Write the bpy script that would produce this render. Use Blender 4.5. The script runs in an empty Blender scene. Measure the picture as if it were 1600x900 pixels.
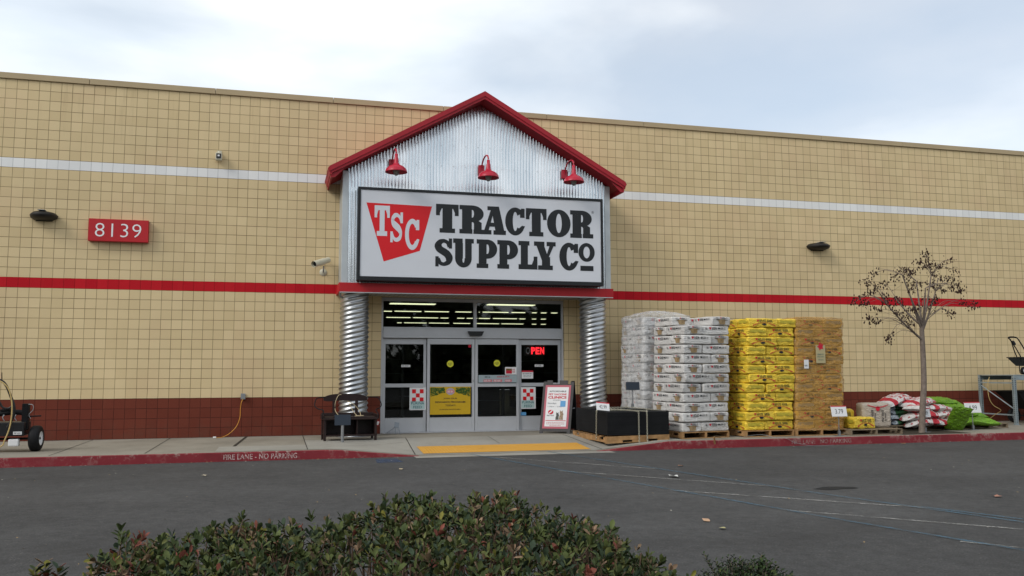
import bpy, bmesh, math, random
import numpy as np
from mathutils import Vector, Matrix
random.seed(7); np.random.seed(7)
R = math.radians; PI = math.pi
sc = bpy.context.scene; COL = sc.collection

# ------------------------------------------------------------------ camera
FOC, YAW, PITCH, ROLL = 1350.0, .26153, .09662, -.00239      # focal length in pixels of a 1600 px wide frame
CAM = Vector((4.9627, -18.8097, 1.3177))
_f = Vector((math.sin(YAW)*math.cos(PITCH), math.cos(YAW)*math.cos(PITCH), math.sin(PITCH)))
_r = Vector((math.cos(YAW), -math.sin(YAW), 0)); _u = _r.cross(_f)
_r, _u = _r*math.cos(ROLL)+_u*math.sin(ROLL), _u*math.cos(ROLL)-_r*math.sin(ROLL)
cd = bpy.data.cameras.new('camera'); cam = bpy.data.objects.new('camera', cd); COL.objects.link(cam)
cd.sensor_width = 36; cd.lens = FOC/1600*36; cd.clip_end = 2000; cd.clip_start = .05
cam.matrix_world = Matrix(((_r.x, _u.x, -_f.x, CAM.x), (_r.y, _u.y, -_f.y, CAM.y), (_r.z, _u.z, -_f.z, CAM.z), (0, 0, 0, 1)))
sc.camera = cam
def at(px, py, y):                      # the point seen at a pixel on the upright plane at depth y
    d = _f+_r*((px-800)/FOC)-_u*((py-450)/FOC); return CAM+d*((y-CAM.y)/d.y)
def atz(px, py, z):                     # the point seen at a pixel on the level plane at height z
    d = _f+_r*((px-800)/FOC)-_u*((py-450)/FOC); return CAM+d*((z-CAM.z)/d.z)

# ------------------------------------------------------------------ light
SUN_AZ, SUN_EL = R(-116), R(38)         # azimuth of the sun, clockwise from +Y
w = bpy.data.worlds.new('World'); sc.world = w; w.use_nodes = True
nt = w.node_tree; N = nt.nodes; Lk = nt.links; N.clear()
out = N.new('ShaderNodeOutputWorld'); bg = N.new('ShaderNodeBackground'); bg.inputs[1].default_value = .1
sky = N.new('ShaderNodeTexSky'); sky.sky_type = 'NISHITA'; sky.sun_disc = False
sky.sun_elevation = SUN_EL; sky.sun_rotation = SUN_AZ % (2*PI); sky.air_density = 1.0; sky.dust_density = 1.5
tc = N.new('ShaderNodeTexCoord'); mp = N.new('ShaderNodeMapping'); mp.inputs['Scale'].default_value = (1.0, 1.0, 2.6)
mp.inputs['Location'].default_value = (.35, 0.2, .1)
n1 = N.new('ShaderNodeTexNoise'); n1.inputs['Scale'].default_value = 1.7; n1.inputs['Detail'].default_value = 6; n1.inputs['Roughness'].default_value = .47; n1.inputs['Distortion'].default_value = .25
cr = N.new('ShaderNodeValToRGB'); cr.color_ramp.elements[0].position = .36; cr.color_ramp.elements[0].color = (.45, .45, .45, 1)
cr.color_ramp.elements[1].position = .62; cr.color_ramp.elements[1].color = (1, 1, 1, 1)
n2 = N.new('ShaderNodeTexNoise'); n2.inputs['Scale'].default_value = 3.4; n2.inputs['Detail'].default_value = 6
cr2 = N.new('ShaderNodeValToRGB'); cr2.color_ramp.elements[0].position = .35; cr2.color_ramp.elements[0].color = (8.0, 8.7, 9.3, 1)
cr2.color_ramp.elements[1].position = .65; cr2.color_ramp.elements[1].color = (9.9, 10.1, 10.1, 1)
mx = N.new('ShaderNodeMix'); mx.data_type = 'RGBA'
Lk.new(tc.outputs['Generated'], mp.inputs[0]); Lk.new(mp.outputs[0], n1.inputs['Vector']); Lk.new(mp.outputs[0], n2.inputs['Vector'])
Lk.new(n1.outputs[0], cr.inputs[0]); Lk.new(n2.outputs[0], cr2.inputs[0])
Lk.new(cr.outputs[0], mx.inputs[0]); Lk.new(sky.outputs[0], mx.inputs[6]); Lk.new(cr2.outputs[0], mx.inputs[7])
Lk.new(mx.outputs[2], bg.inputs[0]); Lk.new(bg.outputs[0], out.inputs[0])
sd = bpy.data.lights.new('sun', 'SUN'); sd.energy = 1.35; sd.angle = R(24); sd.color = (1, .965, .92)
so = bpy.data.objects.new('sun', sd); COL.objects.link(so)
sv = Vector((math.sin(SUN_AZ)*math.cos(SUN_EL), math.cos(SUN_AZ)*math.cos(SUN_EL), math.sin(SUN_EL)))
so.rotation_euler = sv.to_track_quat('Z', 'Y').to_euler(); so.location = (0, -30, 30)
sc.view_settings.view_transform = 'Standard'; sc.view_settings.look = 'None'
sc.view_settings.exposure = 0.36; sc.view_settings.gamma = 1

# ------------------------------------------------------------------ materials
def mat(name, col=(.5, .5, .5), rough=.6, metal=0, noise=None, bump=None, spec=None, emit=None, alpha=None):
    """noise=(scale, amount) darkens and lightens the colour; bump=(scale, strength, distance)"""
    m = bpy.data.materials.new(name); m.use_nodes = True; t = m.node_tree; b = t.nodes['Principled BSDF']
    b.inputs['Base Color'].default_value = (*col, 1); b.inputs['Roughness'].default_value = rough; b.inputs['Metallic'].default_value = metal
    b.inputs['Specular IOR Level'].default_value = spec if spec is not None else (.12 if rough >= .6 else .35)
    if emit: b.inputs['Emission Color'].default_value = (*emit[0], 1); b.inputs['Emission Strength'].default_value = emit[1]
    co = t.nodes.new('ShaderNodeTexCoord')
    if noise:
        n = t.nodes.new('ShaderNodeTexNoise'); n.inputs['Scale'].default_value = noise[0]; n.inputs['Detail'].default_value = 6; n.inputs['Roughness'].default_value = .65
        t.links.new(co.outputs['Object'], n.inputs['Vector'])
        r = t.nodes.new('ShaderNodeMapRange'); r.inputs['From Min'].default_value = .3; r.inputs['From Max'].default_value = .7
        r.inputs['To Min'].default_value = 1-noise[1]; r.inputs['To Max'].default_value = 1+noise[1]
        v = t.nodes.new('ShaderNodeVectorMath'); v.operation = 'SCALE'; v.inputs[0].default_value = col
        t.links.new(n.outputs[0], r.inputs[0]); t.links.new(r.outputs[0], v.inputs['Scale']); t.links.new(v.outputs[0], b.inputs['Base Color'])
    if bump:
        n = t.nodes.new('ShaderNodeTexNoise'); n.inputs['Scale'].default_value = bump[0]; n.inputs['Detail'].default_value = 5
        t.links.new(co.outputs['Object'], n.inputs['Vector'])
        bp = t.nodes.new('ShaderNodeBump'); bp.inputs['Strength'].default_value = bump[1]; bp.inputs['Distance'].default_value = bump[2]
        t.links.new(n.outputs[0], bp.inputs['Height']); t.links.new(bp.outputs[0], b.inputs['Normal'])
    return m
class NB:                                # little helper to write node trees
    def __init__(s, m): s.t = m.node_tree; s.b = s.t.nodes.get('Principled BSDF')
    def n(s, ty, **k):
        o = s.t.nodes.new('ShaderNode'+ty)
        for a, v in k.items(): setattr(o, a, v)
        return o
    def l(s, a, b): s.t.links.new(a, b)
    def m(s, op, a, b=None, c=None):
        o = s.n('Math', operation=op)
        for i, v in enumerate((a, b, c)):
            if v is None: continue
            if isinstance(v, (int, float)): o.inputs[i].default_value = v
            else: s.l(v, o.inputs[i])
        return o.outputs[0]
    def mix(s, f, a, b, blend='MIX'):
        o = s.n('Mix', data_type='RGBA', blend_type=blend)
        for i, v in ((0, f), (6, a), (7, b)):
            if isinstance(v, (int, float)): o.inputs[i].default_value = v
            elif isinstance(v, tuple): o.inputs[i].default_value = (*v, 1)
            else: s.l(v, o.inputs[i])
        return o.outputs[2]
    def noise(s, vec, scale, detail=5, rough=.6):
        o = s.n('TexNoise'); o.inputs['Scale'].default_value = scale; o.inputs['Detail'].default_value = detail; o.inputs['Roughness'].default_value = rough
        s.l(vec, o.inputs['Vector']); return o.outputs[0]
    def rng(s, v, a, b, c=0, d=1):
        o = s.n('MapRange'); s.l(v, o.inputs[0])
        for i, x in zip((1, 2, 3, 4), (a, b, c, d)): o.inputs[i].default_value = x
        return o.outputs[0]
    def bump(s, h, strength, dist):
        o = s.n('Bump'); o.inputs['Strength'].default_value = strength; o.inputs['Distance'].default_value = dist
        s.l(h, o.inputs['Height']); s.l(o.outputs[0], s.b.inputs['Normal'])

CW, RH = .2032, .19917                   # block face width and course height
def block_material():
    m = mat('painted_block', rough=.75); q = NB(m)
    co = q.n('TexCoord'); P = co.outputs['Object']
    sx = q.n('SeparateXYZ'); q.l(P, sx.inputs[0]); X, Z = sx.outputs[0], sx.outputs[2]
    X2 = q.m('ADD', X, q.m('MULTIPLY', q.m('GREATER_THAN', X, 9.05), CW/2))
    wob = q.m('MULTIPLY', q.m('SUBTRACT', q.noise(P, 2.5), .5), .010)
    wob2 = q.m('MULTIPLY', q.m('SUBTRACT', q.noise(P, 3.7), .5), .008)
    u = q.m('DIVIDE', q.m('ADD', X2, wob), CW); v = q.m('DIVIDE', q.m('ADD', Z, wob2), RH)
    def line(c, half, size):            # 1 on the joint, 0 inside the block
        fr = q.m('ABSOLUTE', q.m('SUBTRACT', q.m('FRACT', q.m('ADD', c, .5)), .5))
        return q.rng(q.m('MULTIPLY', fr, size), half*.35, half*1.25, 1, 0)
    jv = line(u, .0046, CW); jh = line(v, .0050, RH)
    # every other upright joint is a scored groove, a little fainter; strength varies along the wall
    va = q.rng(q.noise(P, .9), .35, .65, .68, 1.0)
    j = q.m('MULTIPLY', q.m('MAXIMUM', jv, jh), va)
    cell = q.n('CombineXYZ'); q.l(q.m('FLOOR', u), cell.inputs[0]); q.l(q.m('FLOOR', v), cell.inputs[1])
    wn = q.n('TexWhiteNoise', noise_dimensions='2D'); q.l(cell.outputs[0], wn.inputs['Vector'])
    k = wn.outputs[0]
    cream = q.mix(k, (.590, .462, .262), (.650, .515, .300))
    pink = q.m('MULTIPLY', q.rng(q.noise(P, .55), .52, .72), .45)
    cream = q.mix(pink, cream, (.60, .425, .260))
    brown = q.mix(k, (.128, .030, .018), (.148, .036, .022))
    red = q.mix(k, (.43, .008, .016), (.49, .012, .020))
    white = q.mix(k, (.72, .72, .71), (.78, .78, .76))
    c = q.mix(q.m('LESS_THAN', v, 4.03), cream, brown)
    def band(a, b): return q.m('MULTIPLY', q.m('GREATER_THAN', v, a), q.m('LESS_THAN', v, b))
    bw, br = band(27.02, 27.98), band(15.0, 16.02)
    c = q.mix(br, c, red); c = q.mix(bw, c, white)
    # a dark scuff, and a speckled dark patch under the left wall lamp
    def blob(cx, cz, rx, rz, thr, scale):
        d = q.m('ADD', q.m('POWER', q.m('DIVIDE', q.m('SUBTRACT', X, cx), rx), 2), q.m('POWER', q.m('DIVIDE', q.m('SUBTRACT', Z, cz), rz), 2))
        return q.m('MULTIPLY', q.rng(d, 0, 1, 1, 0), q.rng(q.noise(P, scale, 8, .75), thr, thr+.1))
    c = q.mix(q.m('MULTIPLY', blob(.40, 4.05, .42, .42, .55, 26), .85), c, (.05, .035, .02))
    c = q.mix(q.m('MULTIPLY', blob(1.99, .60, .16, .10, .3, 5), .55), c, (.03, .015, .01))
    c = q.mix(q.rng(q.noise(P, 34, 3), .72, .80, 0, .35), c, (.18, .13, .08))
    jc = q.mix(q.m('LESS_THAN', v, 4.03), (.100, .060, .024), (.035, .010, .008))
    jc = q.mix(br, jc, (.22, .006, .008)); jc = q.mix(bw, jc, (.36, .37, .38))
    jf = q.m('MULTIPLY', j, q.m('SUBTRACT', 1, q.m('MULTIPLY', q.m('MAXIMUM', br, bw), q.m('MULTIPLY', jh, .8))))
    c = q.mix(jf, c, jc)
    smp = q.n('Mapping'); smp.inputs['Scale'].default_value = (3.2, 1, .22); q.l(P, smp.inputs[0])
    streak = q.m('MULTIPLY', q.rng(q.noise(smp.outputs[0], 1.6, 6, .7), .56, .74, 0, .30), q.rng(Z, 5.2, 7.15, .15, 1))
    c = q.mix(streak, c, (.24, .17, .09))
    foot = q.m('MULTIPLY', q.rng(Z, 0, .42, 1, 0), q.rng(q.noise(P, 4, 7, .7), .42, .62, 0, .45)); c = q.mix(foot, c, (.10, .05, .035))
    big = q.rng(q.noise(P, .35, 3), .3, .7, .93, 1.06)
    fine = q.rng(q.noise(P, 120, 2), .3, .7, .94, 1.06)
    sc_ = q.n('VectorMath', operation='SCALE'); q.l(c, sc_.inputs[0]); q.l(q.m('MULTIPLY', big, fine), sc_.inputs['Scale'])
    q.l(sc_.outputs[0], q.b.inputs['Base Color'])
    h = q.m('SUBTRACT', q.m('MULTIPLY', q.noise(P, 90, 3), .35), q.m('MULTIPLY', j, 1.6))
    q.bump(h, .55, .006)
    return m
M = {}
M['block'] = block_material()
def asphalt():
    m = mat('asphalt', rough=.88); q = NB(m); co = q.n('TexCoord'); P = co.outputs['Object']
    a = q.rng(q.noise(P, .35, 5), .3, .7, .80, 1.18)
    s1 = q.m('MULTIPLY', q.rng(q.noise(P, 60, 4, .8), .35, .65, .66, 1.34), q.rng(q.noise(P, 9, 6, .75), .32, .68, .80, 1.22))
    vo = q.n('TexVoronoi'); vo.inputs['Scale'].default_value = 42; q.l(P, vo.inputs['Vector'])
    wn = q.rng(vo.outputs['Color'], .80, .88); dots = q.m('MULTIPLY', wn, q.rng(vo.outputs['Distance'], .1, .35, 1, 0))
    c = q.mix(q.noise(P, 1.7, 4), (.056, .055, .054), (.077, .076, .074))
    v = q.n('VectorMath', operation='SCALE'); q.l(c, v.inputs[0]); q.l(q.m('MULTIPLY', a, s1), v.inputs['Scale'])
    c2 = q.mix(q.m('MULTIPLY', dots, .55), v.outputs[0], (.26, .25, .22))
    mpn = q.n('Mapping'); mpn.inputs['Scale'].default_value = (.5, 1.6, 1); q.l(P, mpn.inputs[0])
    crk = q.rng(q.noise(mpn.outputs[0], 5, 8, .8), .70, .74, 0, .6)
    c3 = q.mix(crk, c2, (.02, .019, .018))
    oil = q.rng(q.noise(mpn.outputs[0], .45, 4), .55, .72, 0, .30)
    q.l(q.mix(oil, c3, (.035, .033, .031)), q.b.inputs['Base Color']); q.bump(q.noise(P, 140, 3, .8), .6, .008)
    return m
M['asphalt'] = asphalt()
def concrete(name, c1, c2):
    m = mat(name, rough=.85); q = NB(m); co = q.n('TexCoord'); P = co.outputs['Object']
    c = q.mix(q.rng(q.noise(P, .8, 6), .35, .65), c1, c2)
    c = q.mix(q.rng(q.noise(P, 2.4, 7, .7), .56, .74, 0, .45), c, tuple(x*.62 for x in c1))
    v = q.n('VectorMath', operation='SCALE'); q.l(c, v.inputs[0]); q.l(q.rng(q.noise(P, 70, 3), .3, .7, .9, 1.1), v.inputs['Scale'])
    q.l(v.outputs[0], q.b.inputs['Base Color']); q.bump(q.noise(P, 90), .3, .003); return m
M['concrete'] = concrete('concrete', (.205, .185, .150), (.270, .248, .205))
M['concrete_new'] = concrete('concrete_new', (.26, .247, .215), (.32, .305, .265))
M['joint'] = mat('joint', (.045, .04, .032), .9)
def kerb_paint():
    m = mat('kerb_paint', rough=.7); q = NB(m); co = q.n('TexCoord'); P = co.outputs['Object']
    red = q.mix(q.noise(P, 3, 6), (.165, .022, .028), (.235, .032, .040))
    wear = q.rng(q.noise(P, 6, 9, .78), .53, .58, 0, 1)
    sx = q.n('SeparateXYZ'); q.l(P, sx.inputs[0])
    top = q.rng(sx.outputs[2], -.06, .0, .25, 1)
    loc = q.rng(q.noise(P, .55, 2), .42, .6, .12, 1)
    c = q.mix(q.m('MULTIPLY', q.m('MULTIPLY', wear, top), loc), red, (.34, .29, .25))
    q.l(q.mix(q.rng(q.noise(P, 1.6, 5), .5, .75, 0, .55), c, (.09, .018, .02)), q.b.inputs['Base Color']); q.bump(q.noise(P, 40), .4, .004); return m
M['kerb'] = kerb_paint()
def tactile():
    m = mat('tactile_yellow', rough=.7); q = NB(m); co = q.n('TexCoord'); P = co.outputs['Object']
    c = q.mix(q.noise(P, 2.2, 6), (.50, .26, .045), (.60, .33, .07))
    c = q.mix(q.rng(q.noise(P, 6, 8, .75), .60, .72, 0, .6), c, (.25, .15, .05))
    q.l(c, q.b.inputs['Base Color']); return m
M['tactile'] = tactile()
def galvanised(name, base=.72, rough=.28):
    m = mat(name, (base,)*3, rough, 1.0); q = NB(m); co = q.n('TexCoord'); P = co.outputs['Object']
    mg = q.n('Mapping'); mg.inputs['Scale'].default_value = (1, 1, .25); q.l(P, mg.inputs[0])
    c = q.mix(q.rng(q.noise(mg.outputs[0], 1.6, 5), .35, .7), (base*1.02, base*1.03, base*1.04), (base*.80, base*.85, base*.89))
    q.l(c, q.b.inputs['Base Color']); q.l(q.rng(q.noise(P, 1.2, 3), .3, .7, rough*.85, rough*1.2), q.b.inputs['Roughness']); return m
M['galv'] = galvanised('galvanised_sheet', .84, .14); M['galv_pipe'] = galvanised('galvanised_pipe', .52, .36); M['galv_dull'] = galvanised('galvanised_dull', .34, .5)
def metal_roof_red(): return mat('red_painted_metal', (.33, .010, .020), .55, 0, noise=(2.2, .16), bump=(1.5, .15, .01))
M['red_metal'] = metal_roof_red()
M['red_band'] = mat('red_fascia', (.43, .010, .016), .5, noise=(2, .07))
M['soffit'] = mat('soffit', (.36, .34, .30), .7, noise=(3, .06)); M['soffit_groove'] = mat('soffit_groove', (.14, .13, .12), .8)
M['trim'] = mat('metal_trim', (.50, .53, .54), .45, .5, noise=(2, .08))
M['coping'] = mat('coping', (.40, .31, .18), .5, noise=(1, .07))
M['alu'] = mat('aluminium_frame', (.47, .48, .50), .42, .25, noise=(1.5, .06))
M['black'] = mat('black_rubber', (.012, .012, .013), .6); M['black_gloss'] = mat('black_plastic', (.014, .014, .015), .35)
M['matblack'] = mat('black_mat', (.012, .0125, .0135), .75, noise=(4, .2), bump=(30, .3, .004))
M['signwhite'] = mat('sign_face', (.60, .62, .66), .4, noise=(.8, .04)); M['signblack'] = mat('sign_black', (.010, .012, .014), .45)
M['signred'] = mat('sign_red', (.62, .006, .012), .45); M['white'] = mat('white_paint', (.74, .74, .74), .5); M['paper'] = mat('paper', (.70, .70, .70), .6)
M['ink'] = mat('ink', (.03, .03, .035), .7); M['inkred'] = mat('ink_red', (.50, .025, .045), .6); M['inkteal'] = mat('ink_teal', (.03, .12, .13), .6)
M['lamp_red'] = mat('lamp_red_enamel', (.42, .014, .035), .35); M['bulb'] = mat('lamp_glass', (.45, .46, .42), .12, spec=.8)
M['wood'] = mat('pallet_wood', (.33, .19, .085), .8, noise=(6, .35), bump=(25, .3, .003)); M['wood_old'] = mat('pallet_wood_weathered', (.20, .155, .105), .85, noise=(6, .3))
M['bench'] = mat('dark_stained_wood', (.020, .010, .009), .4, noise=(5, .3)); M['rope'] = mat('rope', (.52, .42, .26), .8)
M['orange'] = mat('orange_cord', (.62, .27, .03), .5); M['yellowhose'] = mat('tan_hose', (.50, .36, .14), .5)
M['greybox'] = mat('grey_box', (.22, .25, .28), .5); M['camera_cream'] = mat('camera_cream', (.55, .52, .40), .4)
M['lamp_brown'] = mat('wall_lamp_bronze', (.022, .020, .018), .5, .3)
M['chain'] = mat('chain_steel', (.50, .48, .38), .35, .9); M['slate'] = mat('slate_grey_board', (.035, .045, .06), .6)
M['yellow'] = mat('banner_yellow', (.52, .33, .01), .5, noise=(3, .05)); M['leafprint'] = mat('banner_leaves', (.035, .085, .02), .6, noise=(40, .6))
M['teal'] = mat('poster_teal', (.42, .55, .54), .5); M['greyposter'] = mat('poster_grey', (.30, .36, .38), .5); M['blue'] = mat('blue_label', (.10, .30, .55), .5)
M['stickeryellow'] = mat('sticker_yellow', (.62, .60, .04), .5); M['neon'] = mat('neon_red', (.6, .02, .02), .4, emit=((1, .02, .03), 2.3)); M['neon_off'] = mat('neon_unlit', (.50, .52, .54), .3)
M['darkframe'] = mat('dark_board_frame', (.045, .042, .042), .55, noise=(6, .2)); M['aframe_back'] = mat('board_back', (.012, .012, .013), .6)
M['tube'] = mat('fluorescent_tube', (1, 1, .8), .5, emit=((1.0, 1.0, .62), 1.25))
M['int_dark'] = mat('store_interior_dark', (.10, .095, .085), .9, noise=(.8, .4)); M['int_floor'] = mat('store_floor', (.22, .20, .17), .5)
M['roadwhite'] = None
def worn_line(name, col, keep):
    m = mat(name, col, .8); q = NB(m); co = q.n('TexCoord'); P = co.outputs['Object']
    a = q.rng(q.noise(P, 3.0, 9, .8), keep-.10, keep+.08, 0, .62)
    al = q.m('MULTIPLY', a, q.rng(q.noise(P, 40, 3), .35, .55, .2, 1)); q.l(al, q.b.inputs['Alpha']); return m
M['line_white'] = worn_line('worn_white_line', (.40, .39, .36), .50); M['line_blue'] = worn_line('worn_blue_line', (.07, .17, .24), .46)
M['line_text'] = worn_line('worn_white_lettering', (.75, .64, .60), .36); M['line_text_faint'] = worn_line('faded_white_lettering', (.5, .42, .38), .44)
M['patch'] = mat('tar_patch', (.022, .022, .022), .8); M['dirt'] = mat('dirt', (.045, .038, .028), .95, noise=(8, .4))
M['bark'] = mat('bark', (.18, .145, .12), .8, noise=(14, .3), bump=(40, .4, .004)); M['seed'] = mat('dry_seed_heads', (.035, .018, .014), .8)
def glass():
    m = bpy.data.materials.new('door_glass'); m.use_nodes = True; t = m.node_tree; t.nodes.clear()
    o = t.nodes.new('ShaderNodeOutputMaterial'); tr = t.nodes.new('ShaderNodeBsdfTransparent'); tr.inputs[0].default_value = (.80, .83, .82, 1)
    g = t.nodes.new('ShaderNodeBsdfGlossy'); g.inputs['Roughness'].default_value = .02; f = t.nodes.new('ShaderNodeFresnel'); f.inputs[0].default_value = 1.52
    mxx = t.nodes.new('ShaderNodeMixShader'); t.links.new(f.outputs[0], mxx.inputs[0]); t.links.new(tr.outputs[0], mxx.inputs[1]); t.links.new(g.outputs[0], mxx.inputs[2]); t.links.new(mxx.outputs[0], o.inputs[0]); return m
M['glass'] = glass()
def film(name, tint, alpha):
    m = mat(name, tint, .22, spec=.7); q = NB(m); co = q.n('TexCoord'); P = co.outputs['Object']
    mpn = q.n('Mapping'); mpn.inputs['Scale'].default_value = (1, 1, 3.2); q.l(P, mpn.inputs[0])
    w_ = q.noise(mpn.outputs[0], 3.6, 7, .66); al = q.rng(w_, .35, .75, alpha*.55, min(1, alpha*1.7)); q.l(al, q.b.inputs['Alpha']); q.bump(w_, .8, .06); return m
M['film_clear'] = film('clear_stretch_film', (.76, .77, .78), .42); M['film_amber'] = film('amber_stretch_film', (.62, .36, .10), .34)
def sack(name, col, wr=.35):
    m = mat(name, col, .42, noise=(5, .08)); q = NB(m); co = q.n('TexCoord'); P = co.outputs['Object']
    oi = q.n('ObjectInfo'); off = q.n('VectorMath', operation='ADD'); q.l(P, off.inputs[0]); q.l(oi.outputs['Random'], off.inputs[1])
    mpn = q.n('Mapping'); mpn.inputs['Scale'].default_value = (1, 1, 2); q.l(off.outputs[0], mpn.inputs[0])
    vo = q.n('TexVoronoi', feature='DISTANCE_TO_EDGE'); vo.inputs['Scale'].default_value = 7
    nn = q.n('TexNoise'); nn.inputs['Scale'].default_value = 4; q.l(mpn.outputs[0], nn.inputs['Vector']); q.l(nn.outputs['Color'], vo.inputs['Vector'])
    hs = q.n('HueSaturation'); q.l(q.rng(oi.outputs['Random'], 0, 1, .84, 1.10), hs.inputs['Value']); hs.inputs['Color'].default_value = (*col, 1)
    q.l(q.mix(q.rng(q.noise(off.outputs[0], 6, 6, .7), .58, .74, 0, .13), hs.outputs[0], tuple(x*.55 for x in col)), q.b.inputs['Base Color'])
    q.bump(q.m('ADD', q.noise(mpn.outputs[0], 9, 6, .6), q.m('MULTIPLY', vo.outputs[0], 1.5)), wr*1.5, .035); return m
M['sack_white'] = sack('white_paper_sack', (.60, .585, .56)); M['sack_yellow'] = sack('yellow_plastic_sack', (.80, .56, .05), .45); M['sack_tan'] = sack('amber_sack', (.52, .28, .045), .6)
M['sack_green'] = sack('green_plastic_sack', (.14, .30, .012), .6); M['kraft'] = mat('kraft_paper', (.28, .20, .11), .7, noise=(12, .3)); M['sack_beige'] = sack('beige_paper_sack', (.47, .41, .34))
M['kraft_yellow'] = mat('yellow_flap', (.50, .40, .04), .5, noise=(12, .25))
def printed(name, base, stripe, axis=0, lo=-.1, hi=.1, third=None):
    """a bag with a printed band across it"""
    m = sack(name, base, .5); q = NB(m); co = q.n('TexCoord'); sx = q.n('SeparateXYZ'); q.l(co.outputs['Object'], sx.inputs[0])
    w_ = q.m('ADD', sx.outputs[axis], q.m('MULTIPLY', q.m('SINE', q.m('MULTIPLY', sx.outputs[1-axis], 9)), .03))
    b1 = q.m('MULTIPLY', q.m('GREATER_THAN', w_, lo), q.m('LESS_THAN', w_, hi))
    c = q.mix(b1, base, stripe)
    if third: c = q.mix(q.m('MULTIPLY', q.m('GREATER_THAN', w_, hi+.03), q.rng(q.noise(co.outputs['Object'], 9, 3), .52, .56)), c, third)
    q.l(c, q.b.inputs['Base Color']); return m
M['sack_redwhite'] = printed('red_and_white_sack', (.62, .60, .58), (.46, .02, .035), 0, -.30, -.17, (.42, .05, .06))
M['sack_greenblue'] = printed('green_and_blue_sack', (.40, .47, .52), (.045, .14, .06), 0, -.14, .16, (.03, .04, .06))

# ------------------------------------------------------------------ mesh builder
ORG = {}                                 # world origin of each thing, for parts written in world coordinates
class MB:
    def __init__(s): s.v = []; s.f = []; s.m = []; s.s = []
    def add(s, vs, fs, m=0, smooth=False):
        o = len(s.v); s.v += [tuple(x) for x in vs]
        for f in fs: s.f.append([o+i for i in f]); s.m.append(m); s.s.append(smooth)
        return s
    def box(s, a, b, m=0, bev=0):
        x0, y0, z0 = (min(a[i], b[i]) for i in range(3)); x1, y1, z1 = (max(a[i], b[i]) for i in range(3))
        if bev:
            bm = bmesh.new(); bmesh.ops.create_cube(bm, size=1)
            for v in bm.verts: v.co = Vector((x0+(v.co.x+.5)*(x1-x0), y0+(v.co.y+.5)*(y1-y0), z0+(v.co.z+.5)*(z1-z0)))
            bmesh.ops.bevel(bm, geom=bm.edges[:], offset=bev, segments=2, affect='EDGES', profile=.6)
            bm.verts.index_update(); s.add([v.co for v in bm.verts], [[v.index for v in f.verts] for f in bm.faces], m); bm.free(); return s
        return s.add([(x0, y0, z0), (x1, y0, z0), (x1, y1, z0), (x0, y1, z0), (x0, y0, z1), (x1, y0, z1), (x1, y1, z1), (x0, y1, z1)],
                     [(0, 3, 2, 1), (4, 5, 6, 7), (0, 1, 5, 4), (1, 2, 6, 5), (2, 3, 7, 6), (3, 0, 4, 7)], m)
    def obox(s, c, d, m=0, rot=None, bev=0):      # box by centre, size and rotation matrix
        t = MB().box((-d[0]/2, -d[1]/2, -d[2]/2), (d[0]/2, d[1]/2, d[2]/2), 0, bev); rot = rot or Matrix.Identity(3)
        return s.add([Vector(c)+rot@Vector(v) for v in t.v], t.f, m)
    def tube(s, pts, r, m=0, n=10, cap=True):
        pts = [Vector(p) for p in pts]; k = len(pts); rs = r if hasattr(r, '__len__') else [r]*k
        up = Vector((0, 0, 1)); vs = []; prev = None
        for i, p in enumerate(pts):
            t = (pts[min(i+1, k-1)]-pts[max(i-1, 0)]).normalized()
            a = prev if prev else (up if abs(t.z) < .9 else Vector((1, 0, 0)))
            x = (a-t*a.dot(t)).normalized(); prev = x; y = t.cross(x)
            vs += [p+(x*math.cos(2*PI*j/n)+y*math.sin(2*PI*j/n))*rs[i] for j in range(n)]
        fs = [(i*n+j, i*n+(j+1) % n, (i+1)*n+(j+1) % n, (i+1)*n+j) for i in range(k-1) for j in range(n)]
        s.add(vs, fs, m, True)
        if cap: s.add(vs[:n], [tuple(reversed(range(n)))], m); s.add(vs[-n:], [tuple(range(n))], m)
        return s
    def cyl(s, a, b, r, m=0, n=20): return s.tube([a, b], r, m, n)
    def lathe(s, prof, c=(0, 0, 0), m=0, n=32, axis='Z'):
        vs = []
        for r, z in prof:
            for j in range(n):
                a = 2*PI*j/n; p = (r*math.cos(a), r*math.sin(a), z)
                if axis == 'X': p = (p[2], p[0], p[1])
                if axis == 'Y': p = (p[0], p[2], p[1])
                vs.append((p[0]+c[0], p[1]+c[1], p[2]+c[2]))
        k = len(prof)
        return s.add(vs, [(i*n+j, i*n+(j+1) % n, (i+1)*n+(j+1) % n, (i+1)*n+j) for i in range(k-1) for j in range(n)], m, True)
    def prism(s, pts, y0, y1, m=0):      # outline in x, z pulled along y
        n = len(pts); a = [(p[0], y0, p[1]) for p in pts]; b = [(p[0], y1, p[1]) for p in pts]
        return s.add(a+b, [tuple(range(n)), tuple(range(2*n-1, n-1, -1))]+[(i, n+i, n+(i+1) % n, (i+1) % n) for i in range(n)], m)
    def quad(s, a, b, c, d, m=0): return s.add([a, b, c, d], [(0, 1, 2, 3)], m)
    def build(s, name, mats, parent=None, local=False, loc=None, rotz=0):
        me = bpy.data.meshes.new(name); o = ORG.get(parent.name, Vector()) if (parent and not local) else Vector()
        if loc is not None and not parent and not local: o = Vector(loc)
        me.from_pydata([(v[0]-o[0], v[1]-o[1], v[2]-o[2]) for v in s.v], [], s.f)
        for x in (mats if isinstance(mats, (list, tuple)) else [mats]): me.materials.append(x)
        me.polygons.foreach_set('material_index', s.m); me.polygons.foreach_set('use_smooth', s.s); me.update()
        ob = bpy.data.objects.new(name, me); COL.objects.link(ob)
        if parent: ob.parent = parent; ORG[ob.name] = ORG.get(parent.name, Vector())
        elif loc is not None: ob.location = loc; ORG[ob.name] = Vector(loc)
        if rotz: ob.rotation_euler.z = rotz
        return ob
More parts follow.
